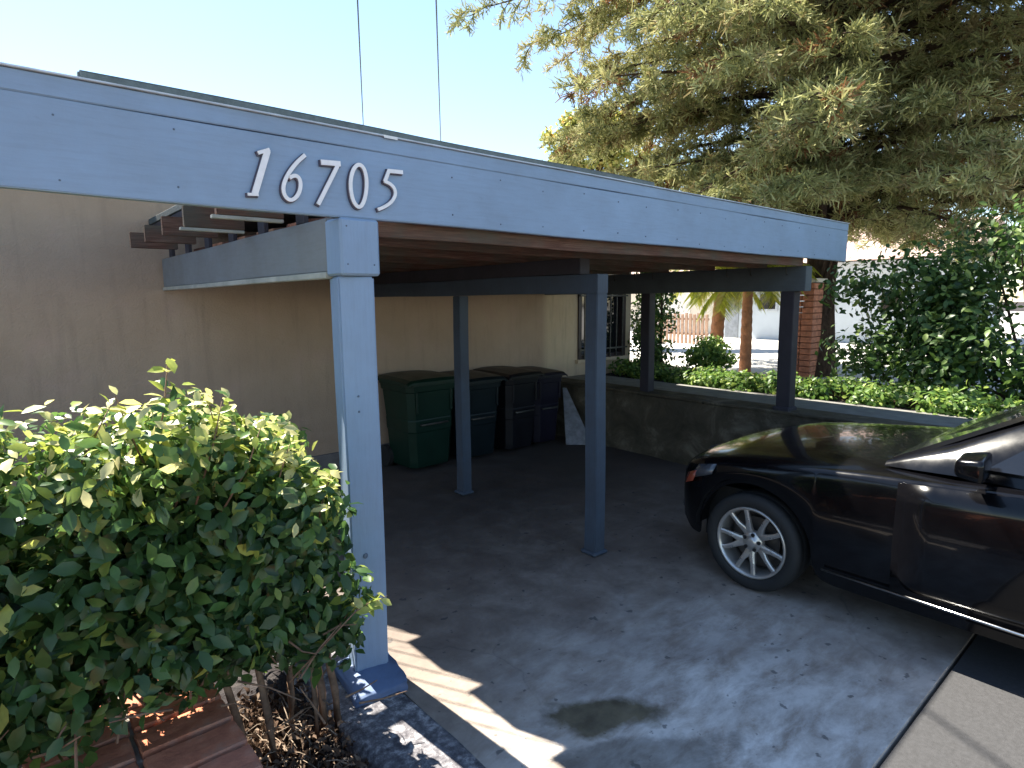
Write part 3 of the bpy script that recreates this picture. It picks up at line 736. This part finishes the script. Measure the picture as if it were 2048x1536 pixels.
# ------------------------------------------------------------------ parked car, nose towards +Y
M['car'] = plain('glossy_black_paint', (.003, .003, .004), .18, var=.1, bump=0, coat=.35, spec=.2)
M['carblk'] = plain('black_car_plastic', (.012, .012, .013), .5)
M['chrome'] = plain('bright_trim', (.55, .55, .56), .2, metal=1, var=.05, bump=0)
M['alloy'] = plain('silver_alloy', (.52, .50, .48), .32, metal=.75, var=.06, bump=0)
M['lens'] = plain('clear_headlight', (.06, .065, .075), .08, var=.2, bump=0, spec=.9)
M['amber'] = plain('amber_lens', (.30, .06, .03), .15, var=.2, bump=0, spec=.8)
M['redlens'] = plain('red_lens', (.4, .01, .01), .15, bump=0)
M['disc'] = plain('dull_brake_steel', (.10, .09, .085), .45, metal=.7)
car = empty('parked_car', (4.33, 2.42, 0), 'glossy black car with silver twin-spoke wheels, parked nose-in beside the retaining wall', 'car')
# local: x across (left side of the car is -x), y = -(distance from nose)
def interp(t_, T_):
    for (a, va), (b, vb) in zip(T_, T_[1:]):
        if t_ <= b:
            f = max(0, (t_ - a) / (b - a)); f = f * f * (3 - 2 * f) if False else f
            return va + (vb - va) * f
    return T_[-1][1]
HW = [(0, .60), (.04, .70), (.12, .78), (.28, .855), (.55, .895), (1.0, .905), (3.6, .905), (4.1, .88), (4.4, .80), (4.52, .66)]
ZS = [(0, .60), (.06, .655), (.2, .72), (.45, .78), (.8, .82), (1.2, .86), (2.0, .915), (3.4, .93), (4.2, .93), (4.52, .86)]
ZT = [(0, .66), (.05, .73), (.15, .785), (.4, .845), (.8, .885), (1.25, .915), (1.4, .93), (3.9, 1.0), (4.3, 1.0), (4.52, .92)]
W1, W2 = .645, 3.49
def zb(s):
    z = .20 if .5 < s < 4.0 else .23
    if s < .12: z = .30
    for wc in (W1, W2):
        d = abs(s - wc)
        if d < .375: z = max(z, .305 + math.sqrt(.375 ** 2 - d * d))
    return z
st_ = sorted(set([0, .02, .05, .09, .14, .2, .27] + [round(W1 + .375 * math.sin(a), 4) for a in np.linspace(-math.pi / 2, math.pi / 2, 19)] + [round(W2 + .375 * math.sin(a), 4) for a in np.linspace(-math.pi / 2, math.pi / 2, 15)] + [1.2, 1.35, 1.6, 1.9, 2.2, 2.5, 2.8, 3.0, 4.0, 4.1, 4.25, 4.38, 4.47, 4.52]))
bm = bmesh.new(); prev = None
for s in st_:
    hw, zs, zt, zl = interp(s, HW), interp(s, ZS), interp(s, ZT), zb(s)
    zl = min(zl, zs - .02)
    half = [(hw - .03 if zl < .3 else hw - .006, zl), (hw + .004, zl + (zs - zl) * .25), (hw + .012, zl + (zs - zl) * .55), (hw, zl + (zs - zl) * .85), (hw - .012, zs), (hw - .05, zs + (zt - zs) * .30), (hw * .80, zs + (zt - zs) * .62), (hw * .55, zs + (zt - zs) * .86), (hw * .28, zs + (zt - zs) * .97), (0, zt)]
    row = [bm.verts.new((-x, -s, z)) for x, z in half] + [bm.verts.new((x, -s, z)) for x, z in half[-2::-1]]
    if prev:
        for k in range(len(row) - 1): bm.faces.new((prev[k], prev[k + 1], row[k + 1], row[k]))
    else: bm.faces.new(row)
    prev = row
bm.faces.new(prev[::-1])
body = to_obj('body', bm, M['car'], car, True)
mod = body.modifiers.new('sub', 'SUBSURF'); mod.levels = 1; mod.render_levels = 2
# dark arches, underbody
bm = bmesh.new(); a_box(bm, (-.74, -4.3, .22), (.74, -.25, .58)); to_obj('underbody', bm, M['carblk'], car)
for wc in (W1, W2):
    for s in (-1, 1):
        bm = bmesh.new(); prev = None
        for a in np.linspace(0, math.pi, 17):
            yy = -wc + math.cos(a) * .383; zz = .325 + math.sin(a) * .383
            row = [bm.verts.new((s * .895, yy, zz)), bm.verts.new((s * .60, yy, zz))]
            if prev: bm.faces.new((prev[0], prev[1], row[1], row[0]))
            prev = row
        to_obj('wheel_arch', bm, M['carblk'], car, True)
# greenhouse
G_ = [(1.30, .935, .925, .62), (1.62, .96, 1.12, .66), (2.02, .95, 1.325, .60), (2.35, .94, 1.39, .575), (2.9, .94, 1.40, .57), (3.3, .94, 1.35, .56), (3.7, .95, 1.20, .58), (4.05, .985, 1.02, .62)]
bm = bmesh.new(); prev = None
for s, zbelt, zr, hwt in G_:
    hb = .80 if 1.4 < s < 4 else .74
    pts = [(-hb, zbelt - .03), (-(hb + hwt) / 2 - .015, (zbelt + zr) / 2), (-hwt, zr - .04), (-hwt * .8, zr - .008), (0, zr + .012), (hwt * .8, zr - .008), (hwt, zr - .04), ((hb + hwt) / 2 + .015, (zbelt + zr) / 2), (hb, zbelt - .03)]
    row = [bm.verts.new((x, -s, z)) for x, z in pts]
    if prev:
        for k in range(8): bm.faces.new((prev[k], prev[k + 1], row[k + 1], row[k]))
    prev = row
to_obj('cabin', bm, M['car'], car, True)
def quadpart(name, pts, mat, off=.006, parent=car):
    bm = bmesh.new(); P_ = [Vector(p) for p in pts]; nrm = (P_[1] - P_[0]).cross(P_[-1] - P_[0]).normalized()
    a = [bm.verts.new(p + nrm * off) for p in P_]; b = [bm.verts.new(p - nrm * .01) for p in P_]
    bm.faces.new(a); bm.faces.new(b[::-1])
    for k in range(len(a)): bm.faces.new((a[k], b[k], b[(k + 1) % len(a)], a[(k + 1) % len(a)]))
    return to_obj(name, bm, mat, parent)
quadpart('windshield', [(-.70, -1.33, .940), (.70, -1.33, .940), (.585, -2.00, 1.318), (-.585, -2.00, 1.318)], M['glass'], .012)
quadpart('rear_window', [(.66, -3.98, 1.03), (-.66, -3.98, 1.03), (-.55, -3.36, 1.335), (.55, -3.36, 1.335)], M['glass'], .012)
for s in (-1, 1):
    P_ = [(s * .79, -1.75, .98), (s * .625, -2.12, 1.30), (s * .60, -2.62, 1.345), (s * .79, -2.62, .98)]
    Q_ = [(s * .79, -2.70, .98), (s * .60, -2.70, 1.345), (s * .585, -3.25, 1.30), (s * .745, -3.62, 1.0)]
    for q in (P_, Q_): quadpart('side_window', q if s > 0 else q[::-1], M['glass'], .022)
    # door: shallow skin panel with a dark gap round it, and a handle
    for y0, y1 in ((-1.42, -2.66), (-2.68, -3.20)):
        dr = None
        bm = bmesh.new()
        rows = []
        for yy in np.linspace(y0, y1, 9):
            hw, zs = interp(-yy, HW), interp(-yy, ZS); zl = max(.26, zb(-yy) + .03)
            prof_ = [(hw - .012, zl), (hw + .004, .20 + (zs - .20) * .28), (hw + .011, .20 + (zs - .20) * .55), (hw + .001, .20 + (zs - .20) * .85), (hw - .010, zs - .004)]
            rows.append([bm.verts.new((s * (x + .006), yy, z)) for x, z in prof_])
        for a, b in zip(rows, rows[1:]):
            for k in range(4): bm.faces.new((a[k], a[k + 1], b[k + 1], b[k]))
        dr = to_obj('door', bm, M['car'], car, True)
        sm = dr.modifiers.new('thick', 'SOLIDIFY'); sm.thickness = .006; sm.offset = 0
        box('handle', (s * .912 - .012, y1 + .08, .775), (s * .912 + .024, y1 + .24, .80), M['car'], dr, .006)
    # mirror
    bm = bmesh.new(); bmesh.ops.create_cube(bm, size=1, matrix=Matrix.Translation((s * .995, -1.73, 1.035)) @ Matrix.Diagonal((.22, .115, .135, 1)))
    for v in bm.verts:
        if v.co.y > -1.73: v.co.x = s * .995 + (v.co.x - s * .995) * .78; v.co.z = 1.035 + (v.co.z - 1.035) * .70
        if abs(v.co.x) > .995: v.co.z = 1.035 + (v.co.z - 1.035) * .82; v.co.y -= .012
    bmesh.ops.bevel(bm, geom=list(bm.edges), offset=.028, segments=3, affect='EDGES', profile=.6)
    mr = to_obj('mirror', bm, M['car'], car, True); tube('mirror_arm', [(s * .80, -1.74, .975), (s * .93, -1.72, 1.0)], .018, M['carblk'], mr, 8)
    # headlight with amber corner, following the nose
    bm = bmesh.new(); rows = []
    for a in np.linspace(0, 1, 9):
        sdist = .035 + .33 * a ** 1.6; hw = interp(sdist, HW) * (.80 + .20 * min(1, a * 1.4)); zt_ = interp(sdist, ZS)
        yy = -sdist + .012 * (1 - a)
        rows.append([bm.verts.new((s * (hw + .016), yy, zt_ - .165 + .09 * a)), bm.verts.new((s * (hw + .022), yy - .004, zt_ - .09 + .03 * a)), bm.verts.new((s * (hw - .004), yy - .018, zt_ - .012))])
    for a, b in zip(rows, rows[1:]):
        for k in range(2): bm.faces.new((a[k], a[k + 1], b[k + 1], b[k]))
    hl = to_obj('headlight', bm, M['lens'], car, True); sm = hl.modifiers.new('thick', 'SOLIDIFY'); sm.thickness = .012; sm.offset = 0
    bm = bmesh.new(); rows = []
    for sdist in (.11, .14, .17, .20):
        hw = interp(sdist, HW); zt_ = interp(sdist, ZS)
        rows.append([bm.verts.new((s * (hw + .030), -sdist, zt_ - .125)), bm.verts.new((s * (hw + .030), -sdist - .03, zt_ - .045))])
    for a, b in zip(rows, rows[1:]): bm.faces.new((a[0], a[1], b[1], b[0]))
    am = to_obj('turn_signal', bm, M['amber'], hl, True); sm = am.modifiers.new('thick', 'SOLIDIFY'); sm.thickness = .008; sm.offset = 0
    # fog light and crease trims
    bm = bmesh.new(); bmesh.ops.create_cone(bm, cap_ends=True, segments=18, radius1=.045, radius2=.05, depth=.03, matrix=Matrix.Translation((s * .62, -.03, .36)) @ Matrix.Rotation(R(90), 4, 'X'))
    to_obj('fog_light', bm, M['lens'], car)
    tube('side_trim', [(s * .914, -1.08, .295), (s * .922, -2.0, .285), (s * .922, -3.05, .285)], .008, M['chrome'], car, 6)
    quadpart('tail_light', [(s * .60, -4.50, .70), (s * .86, -4.40, .70), (s * .86, -4.38, .84), (s * .60, -4.49, .84)][::s], M['redlens'], .02)
# front grille and bumper intake
gr_ = box('grille', (-.30, -.01, .40), (.30, .035, .70), M['carblk'], car, .02)
for k in range(7): box('grille_bar', (-.28, .036, .43 + k * .037), (.28, .043, .442 + k * .037), M['chrome'], gr_, .002)
box('bumper_intake', (-.56, -.01, .25), (.56, .022, .34), M['carblk'], car, .01)
def lathe(bm, prof, n=40, mat=None):
    rings = [[bm.verts.new((x, r_ * math.cos(2 * math.pi * k / n), r_ * math.sin(2 * math.pi * k / n))) for k in range(n)] for x, r_ in prof]
    for a, b in zip(rings, rings[1:]):
        for k in range(n): bm.faces.new((a[k], a[(k + 1) % n], b[(k + 1) % n], b[k]))
wheel_me = {}
def wheel(x, y, s):
    wr = None
    def P(name, key, build, mat, parent, smooth=True):
        if key not in wheel_me:
            bm = bmesh.new(); build(bm); bmesh.ops.recalc_face_normals(bm, faces=bm.faces)
            me = bpy.data.meshes.new(name); bm.to_mesh(me); bm.free(); me.materials.append(mat)
            for p in me.polygons: p.use_smooth = smooth
            wheel_me[key] = me
        o = bpy.data.objects.new(name, wheel_me[key]); link(o, parent); return o
    # outer face towards -x; flipped for the right side
    w_ = P('wheel', 'tyre', lambda bm: lathe(bm, [(-.085, .232), (-.104, .250), (-.112, .285), (-.100, .312), (-.085, .3225), (-.045, .3255), (-.040, .320), (-.034, .3255), (0, .326), (.034, .3255), (.040, .320), (.045, .3255), (.085, .3225), (.10, .312), (.112, .285), (.10, .232), (-.085, .232)], 56), M['rubber'], car)
    w_.location = (x, y, .326 * .94); w_.scale = (1, .94, .94); w_.rotation_euler = (0 if s < 0 else 0, 0, 0 if s < 0 else math.pi)
    rim = P('rim', 'rim', lambda bm: lathe(bm, [(-.080, .238), (-.100, .238), (-.104, .232), (-.100, .222), (-.085, .214), (-.02, .205), (.07, .21), (.08, .238), (-.080, .238)], 56), M['alloy'], w_)
    def disc(bm):
        bmesh.ops.create_cone(bm, cap_ends=True, segments=32, radius1=.155, radius2=.155, depth=.012, matrix=Matrix.Translation((.0, 0, 0)) @ Matrix.Rotation(R(90), 4, 'Y'))
        bmesh.ops.create_cone(bm, cap_ends=True, segments=32, radius1=.2045, radius2=.2045, depth=.006, matrix=Matrix.Translation((.05, 0, 0)) @ Matrix.Rotation(R(90), 4, 'Y'))
    P('brake_disc', 'disc', disc, M['disc'], w_, False)
    def spoke(bm):
        # one spoke: from hub shoulder, kinking out to the rim
        secs = [(.045, 0.0, .030, -.070, .030), (.085, .012, .024, -.078, .026), (.135, .036, .0165, -.086, .022), (.185, .052, .0145, -.090, .018), (.222, .060, .017, -.094, .016)]
        prev = None
        for r_, off, hw, xf, th in secs:
            row = [bm.verts.new((xf + th, off - hw, r_)), bm.verts.new((xf + .004, off - hw, r_)), bm.verts.new((xf, off - hw * .45, r_)), bm.verts.new((xf, off + hw * .45, r_)), bm.verts.new((xf + .004, off + hw, r_)), bm.verts.new((xf + th, off + hw, r_))]
            if prev:
                for k in range(6): bm.faces.new((prev[k], prev[(k + 1) % 6], row[(k + 1) % 6], row[k]))
            else: bm.faces.new(row)
            prev = row
        bm.faces.new(prev[::-1])
    for k in range(5):
        for mir in (1, -1):
            o = P('spoke', 'spoke', spoke, M['alloy'], w_, False)
            o.rotation_euler = (R(72 * k + 36 + 9), 0, 0); o.scale = (1, mir, 1)
    P('hub', 'hub', lambda bm: lathe(bm, [(-.040, .072), (-.068, .070), (-.076, .058), (-.078, .036), (-.090, .033), (-.094, .022), (-.094, .001)], 30), M['alloy'], w_)
    for k in range(5):
        def bolt(bm): bmesh.ops.create_cone(bm, cap_ends=True, segments=10, radius1=.0125, radius2=.0115, depth=.008, matrix=Matrix.Translation((-.081, 0, .052)) @ Matrix.Rotation(R(90), 4, 'Y'))
        o = P('wheel_bolt', 'bolt', bolt, M['carblk'], w_, False); o.rotation_euler = (R(72 * k + 9), 0, 0)
for s in (-1, 1):
    for wc in (W1, W2): wheel(s * .795, -wc, s)
random.seed(33); rng = np.random.default_rng(9)
# ------------------------------------------------------------------ plants and places beyond the retaining wall
def shrub(name, label, cat, base, blobs, per, size, mat, tone=(.5, .22), stems=5, group=None, tmpl=OVAL, bark='bark'):
    r_ = empty(name, base, label, cat, group); b = Vector(base)
    P, N = blob_points(blobs, per, .2)
    n = len(P); N = N / np.linalg.norm(N, axis=1, keepdims=True) + rng.normal(size=(n, 3)) * .6 + np.array([-.1, 0, .3])
    leaves_obj('foliage', P, N, rng.uniform(.75, 1.25, n) * size, np.clip(rng.normal(tone[0], tone[1], n), 0, 1), mat, r_, tmpl, base, kind='stuff')
    bm = bmesh.new()
    for k in range(stems):
        c_ = Vector(random.choice(blobs)[0]) - b; a_tube(bm, [(random.uniform(-.08, .08), random.uniform(-.08, .08), -.02), c_ * .45 + Vector((random.uniform(-.05, .05), 0, .05)), c_], [.02, .014, .006], 6)
    to_obj('stem', bm, M[bark], r_)
    return r_
# low clipped ivy hedge along the walkway
bl = []
for k in range(75):
    y = 5.7 - k * .12 + random.uniform(-.05, .05); bl.append(((7.0 + random.uniform(-.22, .22), y, .77 + random.uniform(-.03, .05)), (.26, .22, .12 + random.uniform(0, .05))))
shrub('low_hedge', 'low bright green ground hedge running beyond the walkway behind the retaining wall', 'hedge', (7.0, 2.5, .70), bl, 6500, .065, M['ivy_leaf'], (.55, .28), 30)
shrub('house_corner_bush', 'tall dark leafy bush at the right corner of the tan house', 'bush', (7.95, 5.75, .70),
      [((7.78 + random.uniform(-.18, .25), 5.75 + random.uniform(-.2, .25), .95 + k * .085), (.26, .26, .22)) for k in range(22)], 2600, .075, M['shrub_leaf'], (.5, .28), 8)
shrub('climbing_vine', 'slim vine hanging down against the house corner beside the barred window', 'vine', (7.62, 5.75, .70),
      [((7.62 + random.uniform(-.06, .06), 5.72 + random.uniform(-.1, .1), .85 + k * .1), (.13, .13, .12)) for k in range(16)], 3800, .06, M['ivy_leaf'], (.55, .3), 4)
shrub('round_bush', 'rounded leafy bush with yellow-green tips in front of the first palm', 'bush', (8.2, 4.95, .70),
      [((8.2 + random.uniform(-.30, .30), 5.05 + random.uniform(-.26, .26), .86 + random.uniform(0, .26)), (.20, .20, .16)) for k in range(16)], 3000, .07, M['ivy_leaf'], (.6, .3), 7)
for (x, y, s_, lab) in ((7.9, 1.2, 1.0, 'dense dark shrub right of the carport posts, beyond the walkway'), (8.3, -.8, 1.2, 'large dark shrub near the right edge, behind the parked car'), (8.1, 2.35, .8, 'small dark shrub just right of the second wall post')):
    shrub('dark_shrub', lab, 'shrub', (x, y, .70), [((x + random.uniform(-.6, .6) * s_, y + random.uniform(-.8, .8) * s_, .9 + random.uniform(0, 1.7) * s_), (.4, .4, .36)) for k in range(30)], 1300, .085, M['shrub_leaf'], (.45, .25), 9)

# palms with short crowns
def palm(x, y, h_, lean, rad, label, z0=.30):
    r_ = empty('palm_tree', (x, y, z0), label, 'palm tree', 'palms beside the sunlit street')
    pts = []; rads = []
    for k in range(25):
        f = k / 24; pts.append((lean * f * f, 0, h_ * f)); rads.append(rad * (1.15 - .3 * f) * (1.0 + .09 * (k % 2)))
    tube('trunk', pts, rads, M['palm_trunk'], r_, 12)
    P = []; D = []; N = []; Tn = []
    bm = bmesh.new()
    for k in range(34):
        az = k * 2.4 + random.uniform(-.2, .2); el = random.uniform(-.55, 1.1); L_ = random.uniform(.8, 1.2)
        d0 = Vector((math.cos(az) * math.cos(el), math.sin(az) * math.cos(el), math.sin(el))); p = Vector((lean, 0, h_)); line = [p.copy()]
        d = d0.copy()
        for q in range(8):
            p = p + d * L_ / 8; d = (d + Vector((0, 0, -.16))).normalized(); line.append(p.copy())
            side = d.cross(Vector((0, 0, 1))).normalized()
            for sg in (-1, 1):
                for e in range(3):
                    P.append(p - d * e * .04); dd = (d * .6 + side * sg + Vector((0, 0, -.35))).normalized(); D.append(dd); N.append(Vector((0, 0, 1)) + side * sg * .3); Tn.append(random.gauss(.55, .22) - (.2 if el < 0 else 0))
        a_tube(bm, line, [.014 - .0014 * i for i in range(9)], 5)
    to_obj('frond_rib', bm, M['twig'], r_)
    a = lambda v: np.array([tuple(q) for q in v], float)
    leaves_obj('fronds', a(P), a(N), rng.uniform(.30, .46, len(P)), np.clip(np.array(Tn), 0, 1), M['frond'], r_, BLADE, (0, 0, 0), a(D), 'stuff')
palm(11.6, 6.95, 2.02, .20, .125, 'leaning palm with a dark terracotta trunk, left of the two palms seen below the beam')
palm(11.0, 5.95, 2.0, -.03, .095, 'straight slim palm with a light terracotta trunk, right of the two below the beam')

# pale building across the street
fb = empty('pale_building', (22, 12, .3), 'pale blue-grey house across the sunlit street, behind the palms', 'building')
M['pale'] = plain('pale_blue_grey_wall', (.48, .53, .58), .85, var=.06, scale=2)
M['cream'] = plain('cream_wall', (.62, .56, .47), .85, var=.06, scale=2)
bm = bmesh.new(); a_box(bm, (0, -6.5, 0), (6, 1.0, 2.7)); to_obj('wall', bm, M['pale'], fb)
bm = bmesh.new()
for a in ((-.4, -6.9, 2.72),):
    vs = [bm.verts.new(p) for p in ((-.5, -7, 2.72), (6.5, -7, 2.72), (6.5, 1.4, 2.72), (-.5, 1.4, 2.72), (3, -7, 4.1), (3, 1.4, 4.1))]
    for f in ((0, 1, 4), (1, 2, 5, 4), (2, 3, 5), (3, 0, 4, 5), (0, 3, 2, 1)): bm.faces.new([vs[i] for i in f])
to_obj('roof', bm, plain('pinkish_roof', (.42, .30, .26), .9, scale=12), fb)
for yy in (-.9, -2.9, -5.0):
    wn = box('window', (-.05, yy - .38, 1.05), (-.002, yy + .38, 1.75), plain('window_trim', (.35, .38, .42), .5), fb, .01)
    box('pane', (-.058, yy - .30, 1.12), (-.051, yy + .30, 1.68), M['glass'], wn, 0)
box('door', (-.04, .25, 0), (-.002, .8, 1.95), plain('grey_door', (.22, .24, .27), .6), fb, .006)
fb2 = empty('cream_building', (24, 15.5, .3), 'cream house with a pinkish roof across the street, seen left of the palms', 'building')
bm = bmesh.new(); a_box(bm, (0, -1.7, 0), (6, 5.0, 2.3)); to_obj('wall', bm, M['cream'], fb2)
bm = bmesh.new(); vs = [bm.verts.new(p) for p in ((-.7, -2.0, 2.32), (6.5, -2.0, 2.32), (6.5, 5.4, 2.32), (-.7, 5.4, 2.32), (3, -1.9, 4.4), (3, 5.3, 4.4))]
for f in ((0, 1, 4), (1, 2, 5, 4), (2, 3, 5), (3, 0, 4, 5), (0, 3, 2, 1)): bm.faces.new([vs[i] for i in f])
to_obj('roof', bm, plain('faded_pink_roof', (.50, .36, .30), .9, scale=12), fb2)
box('garage_door', (-.04, .2, 0), (-.002, 2.6, 1.9), plain('white_garage_door', (.75, .72, .66), .6), fb2, .006)
M['picket'] = plain('faded_brown_picket', (.42, .27, .19), .9, var=.3)
# orange-brown picket fence in front of the cream building
ff = empty('picket_fence', (18.0, 12.0, .3), 'orange-brown picket fence across the street between the bush and the first palm', 'fence')
for k in range(15): box('picket', (-.02, -.9 + k * .155, 0), (.02, -.9 + k * .155 + .10, 1.0 + .02 * (k % 3)), M['picket'], ff, .004)
for z in (.3, .8): box('rail', (.022, -.92, z), (.05, 1.4, z + .07), M['picket'], ff, .003)
# flame-coloured bare hedge screen right of the palms
M['terra'] = plain('terracotta_brick_pillar', (.40, .16, .09), .9, var=.4, scale=12, bump=.8)
tp2 = empty('terracotta_pillar', (11.9, 5.25, .3), 'terracotta brick pillar beside the street, just left of the second wall post', 'pillar')
for r__ in range(16):
    for c__ in range(2):
        box('brick', (-.2, -.22 + c__ * .225 + (.0 if r__ % 2 else .0), r__ * .112), (.2, -.22 + c__ * .225 + .212, r__ * .112 + .10), M['terra'], tp2, .006)
box('pillar_cap', (-.25, -.27, 1.795), (.25, .27, 1.87), M['cream'], tp2, .01)

# ------------------------------------------------------------------ the big cedar at the right
def cedar(base, label, H_=15.0, R_=7.4, nlimb=250, z_lo=2.9):
    r_ = empty('cedar_tree', base, label, 'tree')
    tr = [(0, 0, 0), (.1, 0, 3), (0, .1, 7), (-.05, .1, 11), (0, .05, H_)]
    tube('trunk', tr, [.42, .34, .25, .14, .03], M['bark'], r_, 14)
    bm = bmesh.new(); P = []; D = []; N = []; T_ = []; S_ = []
    for k in range(nlimb):
        f = (k + .5) / nlimb; h0 = z_lo + (H_ - z_lo - .6) * f ** 1.25
        az = k * 2.39996 + random.uniform(-.35, .35)
        prof_ = (1 - ((h0 - z_lo) / (H_ - z_lo)) ** 1.5) ** .8
        L_ = R_ * prof_ * random.uniform(.62, 1.06) + .3
        L_ *= min(1, max(.58, .58 + (h0 - 3.6) * .12))
        p = Vector((0, 0, h0)); d = Vector((math.cos(az), math.sin(az), random.uniform(.05, .35))).normalized()
        line = [p.copy()]; nseg = 12
        for q in range(nseg):
            p = p + d * L_ / nseg; d = (d + Vector((random.uniform(-.06, .06), random.uniform(-.06, .06), -.055 + (.05 if q > 8 else 0)))).normalized(); line.append(p.copy())
            if q < 2: continue
            side = d.cross(Vector((0, 0, 1))).normalized()
            fl = q / nseg
            # branchlets on both sides, arching outwards and tipping up, thick with needles
            for sg in (-1, 1, random.choice((-1, 1))):
                bl_ = (1.05 - .55 * fl) * random.uniform(.55, 1.0) * min(1.1, L_ / 4.5 + .25)
                b = p + d * random.uniform(-.2, .2); bd = (side * sg * random.uniform(.6, 1) + d * random.uniform(.4, .9) + Vector((0, 0, random.uniform(-.35, .25)))).normalized()
                bline = [b.copy()]; nb_ = 7
                hue = random.gauss(.50, .16); brown = random.random() < (.08 if sg > 0 else .04)
                for e in range(nb_):
                    b = b + bd * bl_ / nb_; bd = (bd + Vector((0, 0, -.13 if e < 4 else .22)) + Vector([random.uniform(-.08, .08) for _ in range(3)])).normalized(); bline.append(b.copy())
                    # short needle shoots along the branchlet
                    for u_ in range(2):
                        sh = (bd * random.uniform(.5, 1.1) + Vector([random.uniform(-1, 1), random.uniform(-1, 1), random.uniform(-.6, .9)])).normalized(); sl_ = random.uniform(.10, .24)
                        for z_ in range(7):
                            c_ = b + sh * sl_ * z_ / 7
                            nd = (sh * .9 + Vector([random.gauss(0, .6) for _ in range(3)])).normalized()
                            P.append(c_); D.append(nd); N.append((random.gauss(0, 1), random.gauss(0, 1), 1.0)); S_.append(random.uniform(.055, .10))
                            T_.append(random.uniform(.93, 1) if (brown and random.random() < .8) else min(.9, max(0, hue + random.gauss(0, .14) + .04 * e)))
                a_tube(bm, bline, [.010, .009, .008, .007, .006, .005, .004, .003], 4, cap=False)
        a_tube(bm, line, [max(.008, (.075 * (1 - i / 13)) * min(1, L_ / 5)) for i in range(13)], 5, cap=False)
    to_obj('limbs', bm, M['bark'], r_)
    a = lambda v: np.array([tuple(q) for q in v], float)
    T2_ = (np.array([(0, -.09, 0), (0, .09, 0), (1, .05, 0), (1, -.05, 0)]), [(0, 1, 2, 3)])
    leaves_obj('crown', a(P), a(N), np.array(S_) * 1.5, np.array(T_), M['cedar'], r_, T2_, (0, 0, 0), a(D), 'stuff')
    return r_
cedar((12.3, 5.2, .3), 'huge grey-green cedar with drooping feathery branches filling the upper right of the photo')

# small yellow-green tree further back
def broad_tree(base, label, cblobs, per, size, mat, th):
    r_ = empty('tree', base, label, 'tree')
    tube('trunk', [(0, 0, 0), (.05, 0, th * .5), (0, .05, th)], [.17, .13, .08], M['bark'], r_, 10)
    bm = bmesh.new()
    for c_, rr in cblobs:
        c1 = Vector(c_) - Vector(base); a_tube(bm, [(0, .03, th * .8), Vector((0, .03, th * .8)).lerp(c1, .5) + Vector((0, 0, .15)), c1], [.05, .03, .012], 6)
    to_obj('limbs', bm, M['bark'], r_)
    P, N = blob_points(cblobs, per, .3); n = len(P); N = N + rng.normal(size=(n, 3)) * 2
    tn = np.clip(rng.normal(.5, .22, n), 0, 1)
    leaves_obj('crown', P, N, rng.uniform(.8, 1.3, n) * size, tn, mat, r_, QUAD, base, kind='stuff')
bx, by = 15.3, 14.25
cb = []
for k in range(44):
    u_ = random.uniform(-1.7, 2.2); cb.append(((bx + u_ * .74, by - u_ * .67, random.uniform(6.0, 8.1) - abs(u_) * .2), (.45, .45, .36)))
broad_tree((bx, by, .3), 'small yellow and orange tinted tree seen over the roof, left of the cedar', cb, 900, .17, M['yellow_leaf'], 5.0)

# ------------------------------------------------------------------ overhead cables
M['cable'] = plain('black_cable_jacket', (.05, .06, .06), .6, bump=0)
def cable(a, b, lab, sag=.25, r_=.011):
    a = Vector(a); b = Vector(b); pts = [a.lerp(b, t_) - Vector((0, 0, sag * 4 * t_ * (1 - t_))) for t_ in np.linspace(0, 1, 25)]
    tag(tube('overhead_cable', pts, r_, M['cable'], None, 6), lab, 'cable', 'overhead cables above the roof')
cable((.453 * 3, .891 * 3, 1.8 + 4.6), (.4635 * 46, .886 * 46, 1.8 + 3.35), 'thin dark overhead cable, left of the two in the sky above the number', .35)
cable((.551 * 3, .834 * 3, 1.8 + 4.6), (.5645 * 46, .8255 * 46, 1.8 + 3.0), 'thin dark overhead cable, right of the two in the sky', .3)
pl_ = empty('utility_pole', (.515 * 46, .857 * 46, -.09), 'wooden utility pole far behind the house, hidden below the roof line', 'pole')
tube('pole', [(0, 0, 0), (0, 0, 5.6)], [.16, .12], M['bark'], pl_, 10)
box('crossarm', (-2.6, -.06, 4.9), (2.6, .06, 5.02), M['bark'], pl_, .01, rot=Matrix.Rotation(R(-31), 3, 'Z'))
